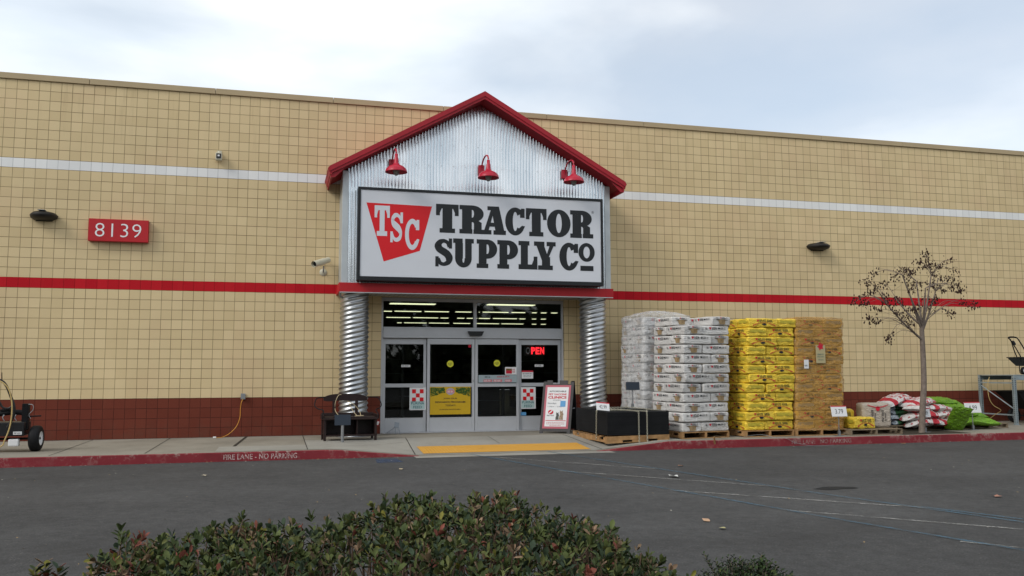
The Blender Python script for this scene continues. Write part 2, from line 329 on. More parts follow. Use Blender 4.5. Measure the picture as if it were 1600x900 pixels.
def tag(o, label=None, cat=None, group=None, kind=None):
    for k, v in (('label', label), ('category', cat), ('group', group), ('kind', kind)):
        if v: o[k] = v
    return o
def thing(name, loc, label, cat, group=None):
    e = bpy.data.objects.new(name, None); COL.objects.link(e); e.location = loc; e.empty_display_size = .2; ORG[e.name] = Vector(loc); return tag(e, label, cat, group)
def copy_tree(o, parent=None):
    c = o.copy(); COL.objects.link(c)
    if parent: c.parent = parent
    for ch in [x for x in o.children]: copy_tree(ch, c)
    return c
def structure(name, mb, mats): return tag(mb.build(name, mats), kind='structure')
TC = {}
def text_mb(txt, w=None, h=None, bold=0.0, spacing=1.0):
    """outline of a line of lettering as (verts, faces) in x, z, fitted to a width and a height"""
    key = (txt, bold, spacing)
    if key not in TC:
        c = bpy.data.curves.new('t', 'FONT'); c.body = txt; c.size = 1; c.offset = bold; c.space_character = spacing; c.resolution_u = 3; c.fill_mode = 'FRONT'
        o = bpy.data.objects.new('t', c); COL.objects.link(o); dg = bpy.context.evaluated_depsgraph_get(); dg.update()
        me = bpy.data.meshes.new_from_object(o.evaluated_get(dg)); vs = [(v.co.x, v.co.y) for v in me.vertices]; fs = [tuple(p.vertices) for p in me.polygons]
        bpy.data.objects.remove(o); bpy.data.curves.remove(c); bpy.data.meshes.remove(me); TC[key] = (vs, fs)
    vs, fs = TC[key]; x0 = min(v[0] for v in vs); x1 = max(v[0] for v in vs); y0 = min(v[1] for v in vs); y1 = max(v[1] for v in vs)
    kh = (h/(y1-y0)) if h else None; kw = (w/(x1-x0)) if w else kh; kh = kh or kw
    return [((v[0]-(x0+x1)/2)*kw, (v[1]-(y0+y1)/2)*kh) for v in vs], fs
def put_text(mb, txt, cx, y, cz, w=None, h=None, m=0, bold=.0, T=None, spacing=1.0):
    vs, fs = text_mb(txt, w, h, bold, spacing)
    P = [Vector((cx+a, y, cz+b)) for a, b in vs]
    if T: P = [T(p) for p in P]
    mb.add(P, fs, m)
def scribble(mb, cx, y, cz, w, h, m=0, seed=0, T=None, words=None):
    """lettering too small to read: short upright strokes grouped in words"""
    rr = random.Random(seed); x = cx-w/2; P = []
    while x < cx+w/2-.2*h:
        n = rr.randint(3, 7) if not words else words
        for _ in range(n):
            k = h*rr.uniform(.35, .62)
            if x+k > cx+w/2: break
            st = h*.16
            P.append((x, cz-h/2, x+st, cz+h/2))
            for q_ in rr.sample((0, 1, 2), 2): zz = cz-h/2+q_*(h-st)/2; P.append((x+st, zz, x+k*.8, zz+st))
            x += k
        x += h*.45
    for a, b, c, d in P:
        q4 = [Vector((a, y, b)), Vector((c, y, b)), Vector((c, y, d)), Vector((a, y, d))]
        if T: q4 = [T(p) for p in q4]
        mb.add(q4, [(0, 1, 2, 3)], m)
# ------------------------------------------------------------------ the ground
KY = -3.6
def ramp(x, y):                          # the pavement dips to the road in front of the doors
    rx = min(max((x-5.9)/1.45, 0), 1)*min(max((12.1-x)/1.45, 0), 1); ry = min(max((-1.45-y)/2.0, 0), 1)
    return -.142*rx*ry
rd = MB()                                # road sheet
rd.quad((-300, -300, -.15), (300, -300, -.15), (300, KY+.02, -.15), (-300, KY+.02, -.15))
structure('road', rd, M['asphalt'])
sw = MB()
xs = [-60, -6]+[i*.25 for i in range(-16, 100)]+[60]; ys = [.35, -.4, -1.1, -1.45]+[-1.45-.2*i for i in range(1, 11)]+[KY+.15]
xs = sorted(set(xs+[5.45, 7.35, 10.65, 12.1]))
def grid(mb, xs, ys, fn, m=0):
    n = len(ys); mb.add([(x, y, fn(x, y)) for x in xs for y in ys], [(i*n+j, i*n+j+1, (i+1)*n+j+1, (i+1)*n+j) for i in range(len(xs)-1) for j in range(n-1)], m)
grid(sw, xs, ys, ramp); structure('pavement', sw, M['concrete'])
sl = MB()                                # newer concrete poured round the ramp, a sheet above the old pavement
x2 = [x for x in xs if 5.45 <= x <= 12.6]; grid(sl, x2, [-1.35, -1.45]+ys[4:], lambda x, y: ramp(x, y)+.004)
grid(sl, [3.95, 4.5, 5.45], [-2.45, -3.0, KY+.15], lambda x, y: .004)
structure('new_pavement', sl, M['concrete_new'])
ft = MB(); ft.quad((7.1, -.1, .004), (11.3, -.1, .004), (11.3, 3.2, .004), (7.1, 3.2, .004)); structure('entrance_floor', ft, M['concrete'])
jt = MB()
def joint(x0, y0, x1, y1, wd=.012, dz=.006):
    d = Vector((x1-x0, y1-y0)).normalized(); nx, ny = -d.y*wd/2, d.x*wd/2; K = 8
    for k in range(K):
        a = (x0+(x1-x0)*k/K, y0+(y1-y0)*k/K); b = (x0+(x1-x0)*(k+1)/K, y0+(y1-y0)*(k+1)/K)
        jt.quad(*[(p[0]+s_*nx, p[1]+s_*ny, ramp(p[0], p[1])+dz) for p, s_ in ((a, 1), (a, -1), (b, -1), (b, 1))])
for x in (-1.6, 1.44, 2.86): joint(x, -.02, x, KY+.15)
joint(4.33, -.02, 4.20, -2.45, .05); joint(5.45, -.02, 5.45, KY+.15, .012, .009); joint(5.7, -3.1, 7.3, -2.0, .010, .009)
joint(7.42, -1.36, 7.30, KY+.15, .014, .009); joint(10.72, -1.36, 10.80, KY+.15, .014, .009); joint(9.1, -1.4, 9.1, -2.4, .01, .009)
for x in (13.4, 14.9, 16.4, 19.6, 21.1, 22.6): joint(x, -.02, x, KY+.15)
structure('pavement_joints', jt, M['joint'])
kb = MB(); kx = sorted(set(x for x in xs if -8 <= x <= 30)|{-60, 60, 7.0, 11.3}); o = []
def kz(x): return max(ramp(x, KY+.15), -.146)
for i, x in enumerate(kx[:-1]):
    X = kx[i+1]; a, b = kz(x), kz(X); mm = 1 if (7.3 <= x and X <= 10.7) else 0
    kb.quad((x, KY, -.17), (X, KY, -.17), (X, KY+.012, b-.012), (x, KY+.012, a-.012), mm)
    kb.quad((x, KY+.012, a-.012), (X, KY+.012, b-.012), (X, KY+.03, b), (x, KY+.03, a), mm)
    kb.quad((x, KY+.03, a), (X, KY+.03, b), (X, KY+.152, b), (x, KY+.152, a), 1)
structure('kerb', kb, [M['kerb'], M['concrete']])
gt = MB(); gt.quad((7.25, KY-.32, -.146), (10.9, KY-.32, -.146), (10.9, KY, -.146), (7.25, KY, -.146)); structure('gutter_strip', gt, M['concrete_new'])
# yellow tactile paving with its raised domes
tp = MB(); tx0, tx1, ty0, ty1 = 7.46, 10.62, -3.36, -2.55
K = 14
for i in range(K):
    a, b = tx0+(tx1-tx0)*i/K, tx0+(tx1-tx0)*(i+1)/K
    for j in range(4):
        c, d = ty0+(ty1-ty0)*j/4, ty0+(ty1-ty0)*(j+1)/4
        tp.quad((a, c, ramp(a, c)+.010), (b, c, ramp(b, c)+.010), (b, d, ramp(b, d)+.010), (a, d, ramp(a, d)+.010))
for i in range(52):
    for j in range(13):
        x, y = tx0+.04+i*.0602, ty0+.035+j*.061; z = ramp(x, y)+.0095
        tp.add([(x+.016*math.cos(k*PI/3), y+.016*math.sin(k*PI/3), z) for k in range(6)]+[(x+.010*math.cos(k*PI/3), y+.010*math.sin(k*PI/3), z+.006) for k in range(6)],
               [(k, (k+1) % 6, 6+(k+1) % 6, 6+k) for k in range(6)]+[tuple(range(6, 12))])
structure('tactile_paving', tp, M['tactile'])
# worn paint on the road
def road_line(name, p, q_, wd, m, z=-.145):
    a, b = atz(*p, -.15), atz(*q_, -.15); d = (b-a); d.z = 0; d.normalize(); n = Vector((-d.y, d.x, 0))*wd/2; mb = MB()
    mb.quad((a.x+n.x, a.y+n.y, z), (a.x-n.x, a.y-n.y, z), (b.x-n.x, b.y-n.y, z), (b.x+n.x, b.y+n.y, z)); return structure(name, mb, m)
for i, (p, q_) in enumerate([((765, 714), (1025, 733)), ((872, 736), (1206, 760)), ((1040, 766), (1446, 794)), ((1220, 797), (1600, 828)), ((1500, 847), (1640, 861))]):
    road_line('white_road_line', p, q_, .06, M['line_white'], -.145+.0006*i)
for i, (p, q_) in enumerate([((728, 709), (1000, 757)), ((1000, 757), (1330, 816)), ((1330, 816), (1640, 868)), ((854, 706), (1040, 735)), ((1040, 735), (1300, 775)), ((1300, 775), (1640, 823)), ((1440, 793), (1640, 818))]):
    road_line('blue_road_line', p, q_, .05, M['line_blue'], -.141+.0006*i)
pt_ = MB(); c = atz(1305, 763, -.15); pt_.add([(c.x+.30*math.cos(k*PI/12), c.y+.12*math.sin(k*PI/12)+.03*math.cos(k), -.146) for k in range(24)], [tuple(range(24))]); structure('dark_road_patch', pt_, M['patch'])
pt_ = MB(); c = atz(604, 720, -.15); pt_.quad((c.x-.2, c.y-.35, -.146), (c.x+.25, c.y-.3, -.146), (c.x+.2, c.y+.3, -.146), (c.x-.15, c.y+.3, -.146)); structure('blue_road_patch', pt_, worn_line('worn_blue_patch', (.06, .09, .16), .4))
lt = MB(); put_text(lt, 'FIRE LANE - NO PARKING', 4.685, KY-.003, -.077, 1.18, .088, bold=.012, spacing=1.04); tag(lt.build('kerb_lettering', M['line_text'], loc=(4.68, KY, -.15)), 'stencilled white FIRE LANE - NO PARKING on the red kerb left of the doors', 'kerb lettering')
lt = MB(); put_text(lt, 'FIRE LANE   NO PARKING', 15.40, KY-.003, -.072, 1.35, .085, bold=.012, spacing=1.04); tag(lt.build('kerb_lettering', M['line_text_faint'], loc=(15.40, KY, -.15)), 'faded white FIRE LANE NO PARKING on the red kerb in front of the stacked sacks', 'kerb lettering')
tb = MB(); tb.quad((17.45, -3.44, .005), (19.15, -3.44, .005), (19.15, -2.35, .005), (17.45, -2.35, .005)); structure('tree_pit_soil', tb, M['dirt'])

# ------------------------------------------------------------------ the store
shop = thing('store_building', (9.1, 0, 0), 'long cream painted block store with red and white stripes and a galvanised gabled entrance', 'building')
H = 36*RH; DX0, DX1, DZ = 7.065, 11.235, 2.945
wl = MB()
for a, b, c, d in ((-16, DX0, 0, H), (DX1, 52, 0, H), (DX0, DX1, DZ, H)): wl.box((a, 0, c if c else -.2), (b, .2, d))
wl.build('wall', M['block'], shop)
cp = MB()
for x in np.arange(-16, 52, 2.44): cp.box((x+.004, -.035, H+.003), (x+2.436, .26, H+.125), 0, .008)
cp.build('coping', M['coping'], shop)
rf = MB(); rf.box((-16, .3, H-.6), (52, 40, H-.5)); rf.build('flat_roof', M['soffit'], shop)
# gable of corrugated sheet
GX0, GX1, GY = 6.13, 12.03, -.90; GC = 9.055; SL = .5635; PK = 7.27
def under(x): return PK-.155-SL*abs(x-GC)       # underside of the raking eaves
g = MB(); p = .0667; n = int((GX1-GX0-.24)/p*14); x0 = GX0+.12; vs = []
for i in range(n+1):
    x = x0+i*(GX1-GX0-.24)/n; y = GY-.012+.055*(1-(.5+.5*math.cos(2*PI*(x-x0)/p))**.7); zt = under(x)
    for k in range(9): vs.append((x, y, 3.14+(zt-3.14)*k/8))
g.add(vs, [(i*9+k, (i+1)*9+k, (i+1)*9+k+1, i*9+k+1) for i in range(n) for k in range(8)], 0, True)
gable = g.build('corrugated_gable', M['galv'], shop)
sc_ = MB()
for x in np.arange(GX0+.2, GX1-.2, p*4):
    for z in (3.5, 4.6, 5.25, 5.7, 6.15, 6.6):
        if z < under(x)-.1: sc_.lathe([(.0, -.006), (.008, -.005), (.008, .0)], (x, GY-.016, z), 0, 8, 'Y')
sc_.build('screws', M['galv_dull'], gable)['kind'] = 'stuff'
for a in (GX0, GX1-.125):
    c = MB(); c.box((a, GY-.016, 3.14), (a+.125, GY+.02, under(a+.06)-.02), 0, .006); c.build('corner_trim', M['trim'], shop)
for a, s_ in ((GX0, 1), (GX1, -1)):
    c = MB(); c.box((a+.004*s_, GY+.02, 3.14), (a+.04*s_, -.002, under(a)-.03)); c.build('side_cladding', M['trim'], shop)
def slab(mb, x0, x1, dz, th, y0, y1, m=0):       # a sloping strip following the roof, dz below the ridge line
    z = lambda x: PK-dz-SL*abs(x-GC)
    mb.prism([(x0, z(x0)), (x1, z(x1)), (x1, z(x1)-th), (x0, z(x0)-th)], y0, y1, m)
EX0, EX1 = 5.86, 12.22
r_ = MB()
for a, b in ((EX0, GC-.001), (GC+.001, EX1)): slab(r_, a, b, .0, .030, -1.33, -.001); slab(r_, a+.02 if a < 8 else a, b-.02 if b > 10 else b, .032, .115, -1.30, -.002)
r_.build('gable_roof', M['red_metal'], shop)
r_ = MB()
for a, b in ((EX0-.02, GC-.001), (GC+.001, EX1+.02)): slab(r_, a, b, -.004, .108, -1.352, -1.334)
for a, b in ((EX0+.02, GC-.001), (GC+.001, EX1-.02)): slab(r_, a, b, .107, .055, -1.334, -1.302)
r_.build('rake_fascia', M['red_metal'], shop)
for a, s_ in ((EX0, -1), (EX1, 1)):              # eave returns with their ogee gutter profile
    r_ = MB(); z = PK-SL*abs(a-GC)
    r_.prism([(a, z-.01), (a+.035*s_, z-.02), (a+.055*s_, z-.06), (a+.03*s_, z-.10), (a+.012*s_, z-.165), (a-.03*s_, z-.182), (a-.04*s_, z-.08)], -1.325, -.004)
    r_.build('eave_gutter', M['red_metal'], shop)
    r_ = MB(); r_.prism([(a-.004*s_, z-.035), (a-.034*s_, z-.035), (a-.034*s_, z-.23), (a-.004*s_, z-.23)], -1.298, -.006)
    r_.prism([(a-.036*s_, z-.15), (a-.036*s_, z-.228), (a-.09*s_, z-.222), (a-.30*s_, z-.02)], -1.297, -1.27); r_.build('eave_board', M['red_metal'], shop)
# band, soffit and spiral pipe columns
b_ = MB(); b_.box((6.09, -.945, 2.955), (12.075, -.906, 3.145), 0, .004); b_.box((6.09, -.906, 2.955), (6.13, -.003, 3.145)); b_.box((12.035, -.906, 2.955), (12.075, -.003, 3.145))
b_.build('red_band', M['red_band'], shop)
b_ = MB(); b_.box((6.10, -.95, 2.938), (12.065, -.90, 2.954)); b_.build('drip_edge', M['trim'], shop)
b_ = MB(); b_.box((6.131, -.90, 2.96), (12.034, -.003, 3.0)); k = 0
for x in np.arange(6.2, 12.0, .10): b_.box((x, -.895, 2.957), (x+.006, -.004, 2.9595), 1)
b_.box((DX0+.002, -.002, 2.932), (DX1-.002, .2, 2.943)); b_.build('soffit', [M['soffit'], M['soffit_groove']], shop)
def column(cx, cy):
    c = MB(); n, pz, R0, am = 72, .098, .292, .0120; nz = int(2.955/pz*9); vs = []
    for i in range(nz+1):
        z = 2.953*i/nz
        for j in range(n):
            th = 2*PI*j/n; ph = 2*PI*z/pz-4*th; r = R0+am*math.cos(ph)+.003*math.cos(2*ph)
            vs.append((cx+r*math.cos(th), cy+r*math.sin(th), z))
    c.add(vs, [(i*n+j, i*n+(j+1) % n, (i+1)*n+(j+1) % n, (i+1)*n+j) for i in range(nz) for j in range(n)], 0, True)
    c.lathe([(.0, .002), (.345, .002), (.345, .012), (.30, .012)], (cx, cy, 0), 1, 40)
    return c.build('column', [M['galv_pipe'], M['galv_dull']], shop)
column(6.445, -.50); column(11.74, -.50)
b_ = MB(); b_.tube([(6.12, -.86, 2.93), (6.13, -.84, 2.86), (6.18, -.80, 2.84)], .022, 0, 8); b_.build('pipe_stub', M['galv_dull'], shop)
# entrance: frame, transom windows, header, four door leaves
FY = .06
fr = MB()
def bar(x0, x1, z0, z1, y0=FY, y1=FY+.10, mb=None, m=0): (mb or fr).box((x0, y0, z0), (x1, y1, z1), m, .004)
bar(DX0+.003, DX0+.045, 0, 2.93); bar(DX1-.045, DX1-.003, 0, 2.93); bar(DX0+.046, DX1-.046, 2.865, 2.93); bar(9.125, 9.195, 2.30, 2.864); bar(DX0+.046, DX1-.046, 2.27, 2.299)
fr.build('entrance_frame', M['alu'], shop)
hd = MB(); hd.box((DX0+.047, FY-.02, 2.06), (DX1-.047, FY+.16, 2.269), 0, .004); hd.build('door_header', M['alu'], shop)
for a, b in ((DX0+.046, 9.124), (9.196, DX1-.046)):
    wn = MB(); wn.box((a, FY+.045, 2.30), (b, FY+.055, 2.864)); wn.build('transom_window', M['glass'], shop)
ss = MB(); ss.prism([(8.98, 2.215), (9.34, 2.215), (9.29, 2.115), (9.03, 2.115)], FY-.11, FY-.021); ss.build('motion_sensor', M['black_gloss'], shop)
leaves_ = [(7.115, 8.075, .06, 'fixed'), (8.085, 9.150, .0, 'sliding'), (9.162, 10.175, .0, 'sliding'), (10.185, 11.185, .06, 'fixed')]
for x0, x1, dy, kd in leaves_:
    d = MB(); y0, y1 = FY+.01+dy, FY+.055+dy; st = .062
    for A in ((x0, x0+st, .02, 2.05), (x1-st, x1, .02, 2.05), (x0+st+.001, x1-st-.001, 1.925, 2.05), (x0+st+.001, x1-st-.001, .02, .325), (x0+st+.001, x1-st-.001, .985, 1.065)): bar(*A, y0, y1, d)
    d.box((x0+st, y0+.002, .305), (x1-st, y0-.004, .325))
    dr = d.build('door', M['alu'], shop)
    for z0, z1 in ((.326, .984), (1.066, 1.924)):
        q_ = MB(); q_.box((x0+st+.001, y0+.018, z0), (x1-st-.001, y0+.026, z1)); q_.build('pane', M['glass'], dr)
    if kd == 'sliding' and x0 < 9:
        q_ = MB(); q_.obox((x1-.028, y0-.008, 1.12), (.018, .014, .05), 0, None, .003); q_.build('lock', M['galv_dull'], dr)
th = MB(); th.box((DX0+.05, -.03, .005), (DX1-.05, FY+.2, .018)); th.build('threshold', M['alu'], shop)
# vestibule behind the doors
vf = MB()
for x in (7.9, 8.6, 9.75, 10.5): vf.box((x, 2.9, 0), (x+.07, 2.98, 2.3))
vf.box((7.1, 2.9, 2.2), (11.2, 2.98, 2.3)); vf.build('inner_door_frame', mat('inner_frame', (.10, .10, .10), .5), shop)
# inside of the store: floor, walls, ceiling, rows of strip lights and dark shelving
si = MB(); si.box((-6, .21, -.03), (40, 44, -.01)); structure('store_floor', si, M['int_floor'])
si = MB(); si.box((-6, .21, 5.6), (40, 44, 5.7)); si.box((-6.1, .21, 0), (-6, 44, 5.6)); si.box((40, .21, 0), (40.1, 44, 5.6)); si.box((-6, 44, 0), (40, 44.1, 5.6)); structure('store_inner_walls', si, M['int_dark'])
LZ = 4.35
def strip(px0, px1, py, z=LZ, deep=.0):
    a, b = at(px0, py, FY), at(px1, py, FY)
    yy = CAM.y+(at((px0+px1)/2, py, FY).y-CAM.y)*(z-CAM.z)/(at((px0+px1)/2, py, FY).z-CAM.z)
    A, B = at(px0, py, yy), at(px1, py, yy); ln = B.x-A.x; c = ((A.x+B.x)/2, yy, z)
    h_ = MB(); h_.box((c[0]-ln/2, c[1]-.16-deep, z+.02), (c[0]+ln/2, c[1]+.16, z+.10)); e = thing('strip_light', c, 'x', 'ceiling light', 'strip lights hanging in rows inside the store')
    h_.build('housing', M['white'], e); t = MB(); t.box((c[0]-ln/2+.03, c[1]-.10-deep, z-.005), (c[0]+ln/2-.03, c[1]+.10, z+.019)); t.build('tube', M['tube'], e); return e
rows = [('first row from the top', 475.5, [(608, 680), (760, 834)]), ('second row from the top', 486.6, [(599, 613), (616, 659), (663, 702), (711, 737), (748, 750), (754, 795), (799, 821), (831, 839), (845, 854), (861, 871)]),
        ('third row from the top', 496.3, [(603, 642), (645, 685), (688, 701), (714, 726), (729, 746), (748, 766), (770, 808), (811, 821), (831, 838), (845, 853)]),
        ('fourth row from the top', 504.4, [(620, 628), (631, 667), (670, 702), (708, 735), (744, 780), (783, 818), (831, 838), (845, 853)])]
for nm, py, L in rows:
    for i, (a, b) in enumerate(L):
        e = strip(a, b, py+ (a-600)*.0105, LZ, .25 if 'first' in nm else 0)
        e['label'] = 'strip light number %d from the left in the %s inside the transom' % (i+1, nm.replace(' from the top', ''))
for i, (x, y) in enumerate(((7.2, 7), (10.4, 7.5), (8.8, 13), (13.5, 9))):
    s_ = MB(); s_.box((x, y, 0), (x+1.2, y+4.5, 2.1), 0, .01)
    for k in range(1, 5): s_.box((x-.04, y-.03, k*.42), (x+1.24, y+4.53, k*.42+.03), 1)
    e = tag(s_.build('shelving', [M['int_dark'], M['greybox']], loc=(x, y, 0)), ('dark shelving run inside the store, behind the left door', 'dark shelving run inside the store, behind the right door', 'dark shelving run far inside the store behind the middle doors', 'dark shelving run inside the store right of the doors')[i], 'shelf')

# ------------------------------------------------------------------ the big sign
S0 = at(563, 296, -1.16); S1 = at(938, 441, -1.16)
sg = thing('store_sign', (9.1, -.93, 3.17), 'large white box sign with a red emblem and black slab lettering under the gable', 'sign')
X0, X1, Z0, Z1 = 6.43, 11.765, 3.175, 5.105; SY = -1.16
c = MB(); c.box((X0, SY+.012, Z0), (X1, -.925, Z1), 0, .01)
for a, b, e, f_ in ((X0, X0+.055, Z0, Z1), (X1-.055, X1, Z0, Z1), (X0+.056, X1-.056, Z0, Z0+.085), (X0+.056, X1-.056, Z1-.055, Z1)): c.box((a, SY-.015, e), (b, SY+.011, f_), 0, .004)
c.build('cabinet', M['signblack'], sg)
c = MB(); c.box((X0+.057, SY-.0, Z0+.087), (X1-.057, SY+.010, Z1-.057)); c.build('sign_face', M['signwhite'], sg)
KK = 3.902
def sp(zx, zy): v = at(550+zx/KK, 285+zy/KK, SY); return v.x, v.z
LAY = [0]
def gl(mb, ch, box, st=.375, sl=0.0):
    """one slab-serif letter in the unit box, mapped to world x0,z0,x1,z1; sl shears it"""
    x0, z0, x1, z1 = box; W_, H_ = x1-x0, z1-z0
    def put(pts):
        LAY[0] += 1; y = SY-.0020-.00025*(LAY[0] % 10)
        P = [(x0+a*W_+b*sl*H_, y, z0+b*H_) for a, b in pts]; mb.add(P, [tuple(range(len(P)))])
    def rect(a, b, c_, d): put([(a, b), (c_, b), (c_, d), (a, d)])
    def ring(cx, cy, ro, rz, ri, rzi, a0=0, a1=360, n=30):
        LAY[0] += 1; y = SY-.0020-.00025*(LAY[0] % 10); vs = []
        for i in range(n+1):
            t = R(a0+(a1-a0)*i/n)
            for q_, s_ in ((ro, rz), (ri, rzi)):
                a, b = cx+q_*math.cos(t), cy+s_*math.sin(t); vs.append((x0+a*W_+b*sl*H_, y, z0+b*H_))
        mb.add(vs, [(2*i, 2*i+2, 2*i+3, 2*i+1) for i in range(n)])
    F, h = .155, .155
    if ch == 'T':
        rect(0, 1-h, 1, 1); rect(0, .60, .17, 1-h); rect(.83, .60, 1, 1-h); rect(.5-st/2*1.15, F, .5+st/2*1.15, 1-h); rect(.16, 0, .84, F)
        put([(.17, 1-h), (.17, .70), (.25, 1-h)]); put([(.83, 1-h), (.75, 1-h), (.83, .70)])
    elif ch in 'RP':
        rect(.10, F, .10+st, 1-h); rect(0, 0, .56 if ch == 'P' else .50, F); rect(0, 1-h, .52, 1)
        if ch == 'P': ring(.52, .665, .47, .335, .08, .165, -90, 90); rect(.40, .33, .52, .50); rect(.40, .83, .52, 1)
        else:
            ring(.50, .705, .44, .295, .06, .135, -90, 90); rect(.38, .41, .50, .57); rect(.38, .84, .50, 1)
            put([(.48, .46), (.66, .50), (.86, .40), (.86, .10), (.56, .10), (.56, .36)]); rect(.54, 0, 1, F)
    elif ch == 'A':
        rect(.26, 1-h*.9, .70, 1); put([(.12, .12), (.30, .12), (.50, .78), (.44, 1)]); put([(.40, 1), (.72, 1), (.94, .12), (.58, .12)]); rect(.24, .28, .64, .42); rect(0, 0, .42, F); rect(.50, 0, 1, F)
    elif ch == 'C':
        ring(.50, .5, .50, .50, .50-st*1.0, .34, 38, 322, 40); put([(.74, .64), (.97, .64), (.97, .97), (.80, .97), (.74, .90)]); put([(.66, .16), (.89, .19), (.99, .34), (.84, .36), (.66, .24)])
    elif ch == 'O': ring(.5, .5, .5, .5, .5-st*1.0, .35, 0, 360, 44)
    elif ch == 'o': ring(.5, .5, .5, .5, .20, .31, 0, 360, 36)
    elif ch == 'S':
        pts = [(.80, .70), (.72, .84), (.52, .91), (.32, .87), (.20, .74), (.26, .62), (.46, .54), (.66, .46), (.80, .33), (.74, .16), (.52, .085), (.32, .12), (.20, .28)]
        wd = [.10, .10, .10, .14, .18, .19, .20, .20, .18, .14, .10, .10, .10]; k = st/.30
        LAY[0] += 1; y = SY-.0020-.00025*(LAY[0] % 10); vs = []; PP = []
        for i in range(len(pts)-1):
            for t in range(5): u_ = t/5; PP.append((pts[i][0]*(1-u_)+pts[i+1][0]*u_, pts[i][1]*(1-u_)+pts[i+1][1]*u_, wd[i]*(1-u_)+wd[i+1]*u_))
        PP.append((*pts[-1], wd[-1])); n = len(PP)
        for _ in range(3): PP = [PP[0]]+[tuple((PP[i-1][j]+PP[i][j]*2+PP[i+1][j])/4 for j in range(3)) for i in range(1, n-1)]+[PP[-1]]
        for i, (a, b, c_) in enumerate(PP):
            d = (PP[min(i+1, n-1)][0]-PP[max(i-1, 0)][0], PP[min(i+1, n-1)][1]-PP[max(i-1, 0)][1]); L_ = math.hypot(*d); nx, ny = -d[1]/L_, d[0]/L_; wx = c_*k*.85; wy = c_*.62
            for s_ in (1, -1): vs.append((x0+(a+s_*nx*wx)*W_+(b)*sl*H_, y, z0+(b+s_*ny*wy)*H_))
        mb.add(vs, [(2*i, 2*i+2, 2*i+3, 2*i+1) for i in range(n-1)])
        rect(.76, .64, .93, .99); rect(.07, .01, .24, .36)
    elif ch == 'U':
        rect(.10, .30, .10+st, 1-h); rect(.90-st*.85, .30, .90, 1-h); rect(0, 1-h, .46, 1); rect(.58, 1-h, 1, 1)
        ring(.50, .32, .40, .32, .40-st*.92, .16, 180, 360)
    elif ch == 'L': rect(.12, F, .12+st, 1-h); rect(0, 1-h, .58, 1); rect(0, 0, 1, F+.02); rect(.80, F, 1, .46); put([(.80, .17), (.80, .34), (.70, .17)])
    elif ch == 'Y': put([(.08, .92), (.44, .92), (.66, .40), (.62, .28), (.38, .28)]); put([(.94, .92), (.74, .92), (.54, .44), (.62, .36)]); rect(.36, F, .36+st, .46); rect(.18, 0, .86, F); rect(0, 1-h, .48, 1); rect(.58, 1-h, 1, 1)
def word(mb, L, ztop, zbot, st=.375):
    for ch, a, b, ya in L:
        xa, _ = sp(a, ya); xb, _ = sp(b, ya); gl(mb, ch, (xa, zbot, xb, ztop), st)
zt = sum(sp(x, y)[1] for x, y in ((581, 132), (995, 156), (1400, 171)))/3; zb = sum(sp(x, y)[1] for x, y in ((581, 306), (880, 320), (1400, 340)))/3
lt = MB(); word(lt, [('T', 512, 650, 215), ('R', 655, 812, 225), ('A', 786, 938, 235), ('C', 934, 1056, 240), ('T', 1060, 1186, 245), ('O', 1189, 1332, 250), ('R', 1330, 1470, 255)], zt, zb); lt.build('lettering', M['signblack'], sg)
zt = sum(sp(x, y)[1] for x, y in ((560, 337), (820, 350), (1170, 362)))/3; zb = sum(sp(x, y)[1] for x, y in ((560, 517), (820, 522), (1170, 532)))/3
lt = MB(); word(lt, [('S', 500, 618, 425), ('U', 616, 742, 430), ('P', 760, 886, 435), ('P', 886, 1013, 440), ('L', 1015, 1130, 445), ('Y', 1110, 1242, 447), ('C', 1264, 1382, 452)], zt, zb)
xa, za = sp(1380, 368); xb, zb2 = sp(1480, 486); gl(lt, 'o', (xa, zb2, xb, za)); xa, za = sp(1392, 508); xb, zb2 = sp(1472, 541); lt.quad((xa, SY-.004, zb2), (xb, SY-.004, zb2), (xb, SY-.004, za), (xa, SY-.004, za)); lt.build('lettering', M['signblack'], sg)
lt = MB(); xa, za = sp(1467, 183); put_text(lt, '®', xa, SY-.004, za, None, .055); lt.build('registered_mark', M['signblack'], sg)
em = MB(); P = [sp(88, 122), sp(488, 147), sp(413, 418), sp(193, 482)]; em.add([(a, SY-.0015, b) for a, b in P], [(0, 1, 2, 3)]); eb = em.build('emblem', M['signred'], sg)
for ch, a, b, c_, d, s_, sh in (('T', 137, 230, 141, 326, .28, .0), ('S', 228, 316, 180, 368, .20, .0), ('C', 323, 412, 222, 412, .26, .0)):
    lt = MB(); xa, za = sp(a, (c_+d)/2); xb, _ = sp(b, (c_+d)/2); _, za = sp((a+b)/2, c_); _, zb2 = sp((a+b)/2, d); gl(lt, ch, (xa, zb2, xb, za), s_, sh); lt.build('emblem_letter', M['signwhite'], eb)

